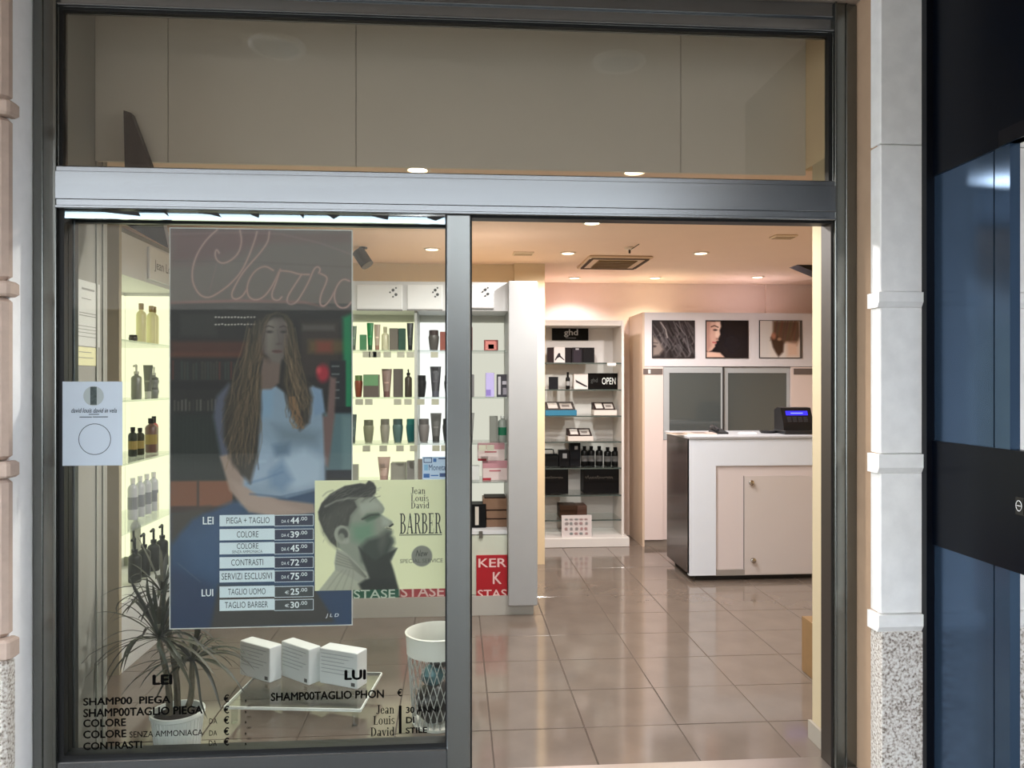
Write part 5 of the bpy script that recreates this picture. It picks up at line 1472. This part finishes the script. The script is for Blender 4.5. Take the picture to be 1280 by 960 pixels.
# hair
cv.poly(BC([(250,440),(205,440),(178,470),(186,560),(150,530),(112,470),(84,400),(80,360),(100,310),(150,258),(230,215),(320,200),(350,205),(368,185),(395,198),(410,225),(408,255),(385,278),(320,285),(285,300),(300,335),(262,380)]), (48,48,44), 1, 1)
cv.poly(BC([(250,440),(205,440),(178,470),(186,560),(150,530),(112,470),(100,400),(180,330),(285,300),(300,335),(262,380)]), (74,74,66), .8, 5)
for k in range(60):
    x = rp.uniform(100, 380); y = rp.uniform(215, 290)+abs(x-250)*.1
    cv.stroke(BC([(x,y+20),(x+25,y-2),(x+60,y-12)]), .9, rp.choice([(90,90,82),(30,30,28),(120,120,108)]), .4, .6)
for k in range(50):
    x = rp.uniform(110, 260); y = rp.uniform(330, 520)
    cv.stroke(BC([(x,y),(x-6,y+14)]), .7, rp.choice([(40,40,38),(104,104,94)]), .4, .5)
cv.stroke(BC([(120,330),(180,300),(250,285),(330,285)]), 2.2, (150,152,138), .7, 1.2)
cv.ell(*BC([(215,490)])[0], 9.5, 11.5, (150,152,138), 1, 1, -15)
cv.ell(*BC([(222,488)])[0], 6, 7.5, (60,62,56), .9, 1.2, -15); cv.ell(*BC([(212,505)])[0], 4, 5, (140,142,128), .8, 1); cv.ell(*BC([(240,525)])[0], 4, 4, (156,158,144), .8, 1)
cv.stroke(BC([(330,405),(380,380),(425,378)]), 1.6, (44,46,42), .8, .8)
cv.ell(*BC([(672,618)])[0], 13, 13, (126,126,116), 1, .7)
x0, x1 = P(393.5, 670, YQ).x, P(557, 670, YQ).x; z0b, z1b = P(475, 737, YQ).z, P(475, 600, YQ).z
bp_ = thing('barber_poster', 'cream barber poster with the grey profile of a man with slicked hair', 'poster', ((x0+x1)/2, YQ, z0b))
hw = (x1-x0)/2; ph = z1b-z0b; bb = (bp_.location.x, YQ, z0b)
box_part('sheet', M('poster_sheet', (196, 196, 192), .5), bp_, -hw, .0006, 0, hw, .0025, ph)
cv.build('print', -hw, hw, 0, ph, 0, bp_, vcol_mat('poster_print', .3))
BI = M('barber_ink', (44, 46, 40), .5); BI2 = M('barber_grey_ink', (84, 84, 76), .5)
for s_, u0, u1, va, vb in (('Jean', 513.5, 532, 609, 617.5), ('Louis', 513.5, 536.5, 618.5, 626.5), ('David', 513.5, 537, 627.5, 635.5)):
    serif_px('lettering', s_, u0, u1, va, vb, YQ-.0006, BI, bp_, bb)
serif_px('lettering', 'BARBER', 499.5, 552.5, 641.5, 667, YQ-.0006, BI, bp_, bb)
a, b = P(499, 669, YQ), P(552.5, 668, YQ)
box_part('underline', BI, bp_, a.x-bb[0], -.0008, P(526,669,YQ).z-z0b, b.x-bb[0], -.0004, P(526,668,YQ).z-z0b)
text_px('lettering', 'New', 519.5, 535, 687.5, 695.5, YQ-.0008, M('new_ink', (52, 54, 48), .5), bp_, bb, shear=.35)
text_px('lettering', 'SPECIAL SERVICE', 500, 553.5, 698.5, 703.5, YQ-.0009, BI2, bp_, bb)

# paper with a round photo on the outside of the glass (the square code is left out)
YW = YG-.004
z0w, z1w = P(118, 581, YW).z, P(118, 477, YW).z
xa, xb = P(79.5, 530, YW-.02).x, P(157, 530, YW).x
wp = thing('white_paper_sign', 'white paper with a round grey photo taped over the window edge', 'notice', (xa, YW, z0w))
h_ = z1w-z0w; w_ = xb-xa
box_part('sheet', M('paper_white', (196, 208, 220), .6), wp, 0, -.028, 0, w_, -.0262, h_)
wpb = (xa, YW, z0w)
def disc(name, u, v, r, off, mat, ri=0.0):
    c_ = P(u, v, YW-.028); rr_ = r/FPX*(D+YW)/ray(u, v).y; m = MB(); n = 30
    V = []
    for k in range(n):
        a_ = 2*math.pi*k/n; V.append((c_.x-xa+rr_*math.cos(a_), -.028-off, c_.z-z0w+rr_*math.sin(a_)))
    if ri:
        for k in range(n):
            a_ = 2*math.pi*k/n; V.append((c_.x-xa+rr_*ri*math.cos(a_), -.028-off, c_.z-z0w+rr_*ri*math.sin(a_)))
        m.add(V, [(k, (k+1) % n, n+(k+1) % n, n+k) for k in range(n)])
    else: m.add(V, [tuple(range(n))])
    return m.build(name, mat, wp)
disc('round_photo', 117, 495, 12.2, .0005, M('photo_grey', (168, 178, 178), .6))
a, b = P(113, 495, YW-.028), P(121, 495, YW-.028)
box_part('photo_figure', M('photo_dark', (64, 76, 74), .6, noise=.5, scale=70), wp, a.x-xa, -.0292, P(117,506,YW-.028).z-z0w, b.x-xa, -.0287, P(117,483.5,YW-.028).z-z0w)
disc('round_outline', 118.5, 549, 19.5, .0005, M('outline_ink', (70, 80, 90), .6), .955)
PI_ = M('paper_ink', (60, 72, 84), .6)
text_px('lettering', 'david louis david in vela', 89, 146, 510, 516, YW-.0287, PI_, wp, wpb, bold=.01, shear=.3)
for (u0_, u1_, v0_, v1_) in ((111, 124, 517.4, 518.4), (99.5, 115, 520.8, 521.8), (116, 135, 520.6, 521.6)):
    a, b = P(u0_, v0_, YW-.028), P(u1_, v1_, YW-.028)
    box_part('printed_line', PI_, wp, a.x-xa, -.0289, b.z-z0w, b.x-xa, -.0285, a.z-z0w)

# payment sticker
YS = YG+.0085
a, b = P(528, 571, YS), P(557.5, 599, YS)
sk = thing('payment_sticker', 'pale blue payment sticker with Moneta lettering on the shop window', 'sticker', (a.x, YS, b.z))
sb = (a.x, YS, b.z); h_ = a.z-b.z; w_ = b.x-a.x
box_part('film', M('sticker_pale', (196, 216, 238), .4), sk, 0, 0, 0, w_, .0006, h_)
SB1 = M('sticker_blue', (52, 110, 182), .4); SB2 = M('sticker_navy', (44, 70, 120), .4)
text_px('lettering', 'Moneta', 536, 557, 580.5, 588, YS-.0006, SB2, sk, sb)
def sk_rect(u0, u1, v0, v1, mat, off=.0004):
    box_part('printed_mark', mat, sk, (u0-528)/29.5*w_, -off-.0002, (599-v1)/28*h_, (u1-528)/29.5*w_, -off, (599-v0)/28*h_)
sk_rect(529.5, 540, 571.8, 578.5, SB2); sk_rect(530.5, 539, 572.8, 577.5, M('sticker_pale', (196,216,238), .4), .0008)
sk_rect(548, 557, 572.5, 574, SB2); sk_rect(529.5, 537, 592, 597, SB1); sk_rect(538.5, 548, 593.5, 595, SB1); sk_rect(549.5, 557, 591.5, 596, SB2)
sk_rect(530, 535, 580.5, 588, M('sticker_sky', (140, 190, 226), .4)); sk_rect(541.5, 545.5, 573, 577.5, SB1)

# ------------------------------------------------------------------ vinyl lettering on the shop window
VIN = M('black_vinyl', (4, 4, 4), .6, spec=.05)
YV = YG-.0012
def vin(s, u0, u1, va, vb, bold=.03): return text_px('vinyl_lettering', s, u0, u1, va, vb, YV, VIN, w2, (0, 0, 0), bold)
vin('LEI', 190.5, 215.5, 843, 856, .05)
vin('SHAMP00  PIEGA', 104, 213, 871, 880.5); vin('€', 279.5, 286.5, 868, 878)
vin('SHAMP00TAGLIO PIEGA', 104, 253.5, 884, 894.5); vin('€', 279.5, 286.5, 882, 892)
vin('COLORE', 104, 157.5, 898.5, 908.5); vin('DA', 261.5, 271.5, 898, 904.5, 0); vin('€', 279.5, 286.5, 895, 905)
vin('COLORE', 104, 158, 912.5, 922.5); vin('SENZA AMMONIACA', 162, 253.5, 913, 920.5, .005); vin('DA', 261.5, 271.5, 913, 919.5, 0); vin('€', 279.5, 286.5, 909, 919)
vin('CONTRASTI', 104, 177.5, 927, 936.5); vin('DA', 261, 271, 925.5, 932, 0); vin('€', 279.5, 286.5, 922, 932)
for v in (877, 891, 904, 918, 931): vin(',', 306, 308, v-2.5, v+1)
for v in (883, 896.5, 910, 923.5): vin('00', 308.5, 313.5, v-1.5, v+1, 0)
vin('LUI', 430.5, 457.5, 837, 850, .05)
vin('SHAMP00TAGLIO PHON', 338.5, 480, 864, 874.5); vin('€', 496.5, 503, 861, 870.5)
for s_, u0, u1, va, vb in (('Jean', 470.5, 493, 881, 892), ('Louis', 466.5, 494, 894.5, 905.5), ('David', 463, 493.5, 909, 920)):
    serif_px('vinyl_lettering', s_, u0, u1, va, vb, YV, VIN, w2, (0, 0, 0))
a, b = P(498.5, 900, YV), P(502, 900, YV)
box_part('vinyl_bar', VIN, w2, a.x, YV-.0003, P(500, 917, YV).z, b.x, YV, P(500, 882, YV).z)
vin('30 ANNI', 507.5, 548, 883, 891); vin('DI', 507.5, 518, 896, 904); vin('STILE', 507, 534, 909, 916.5)
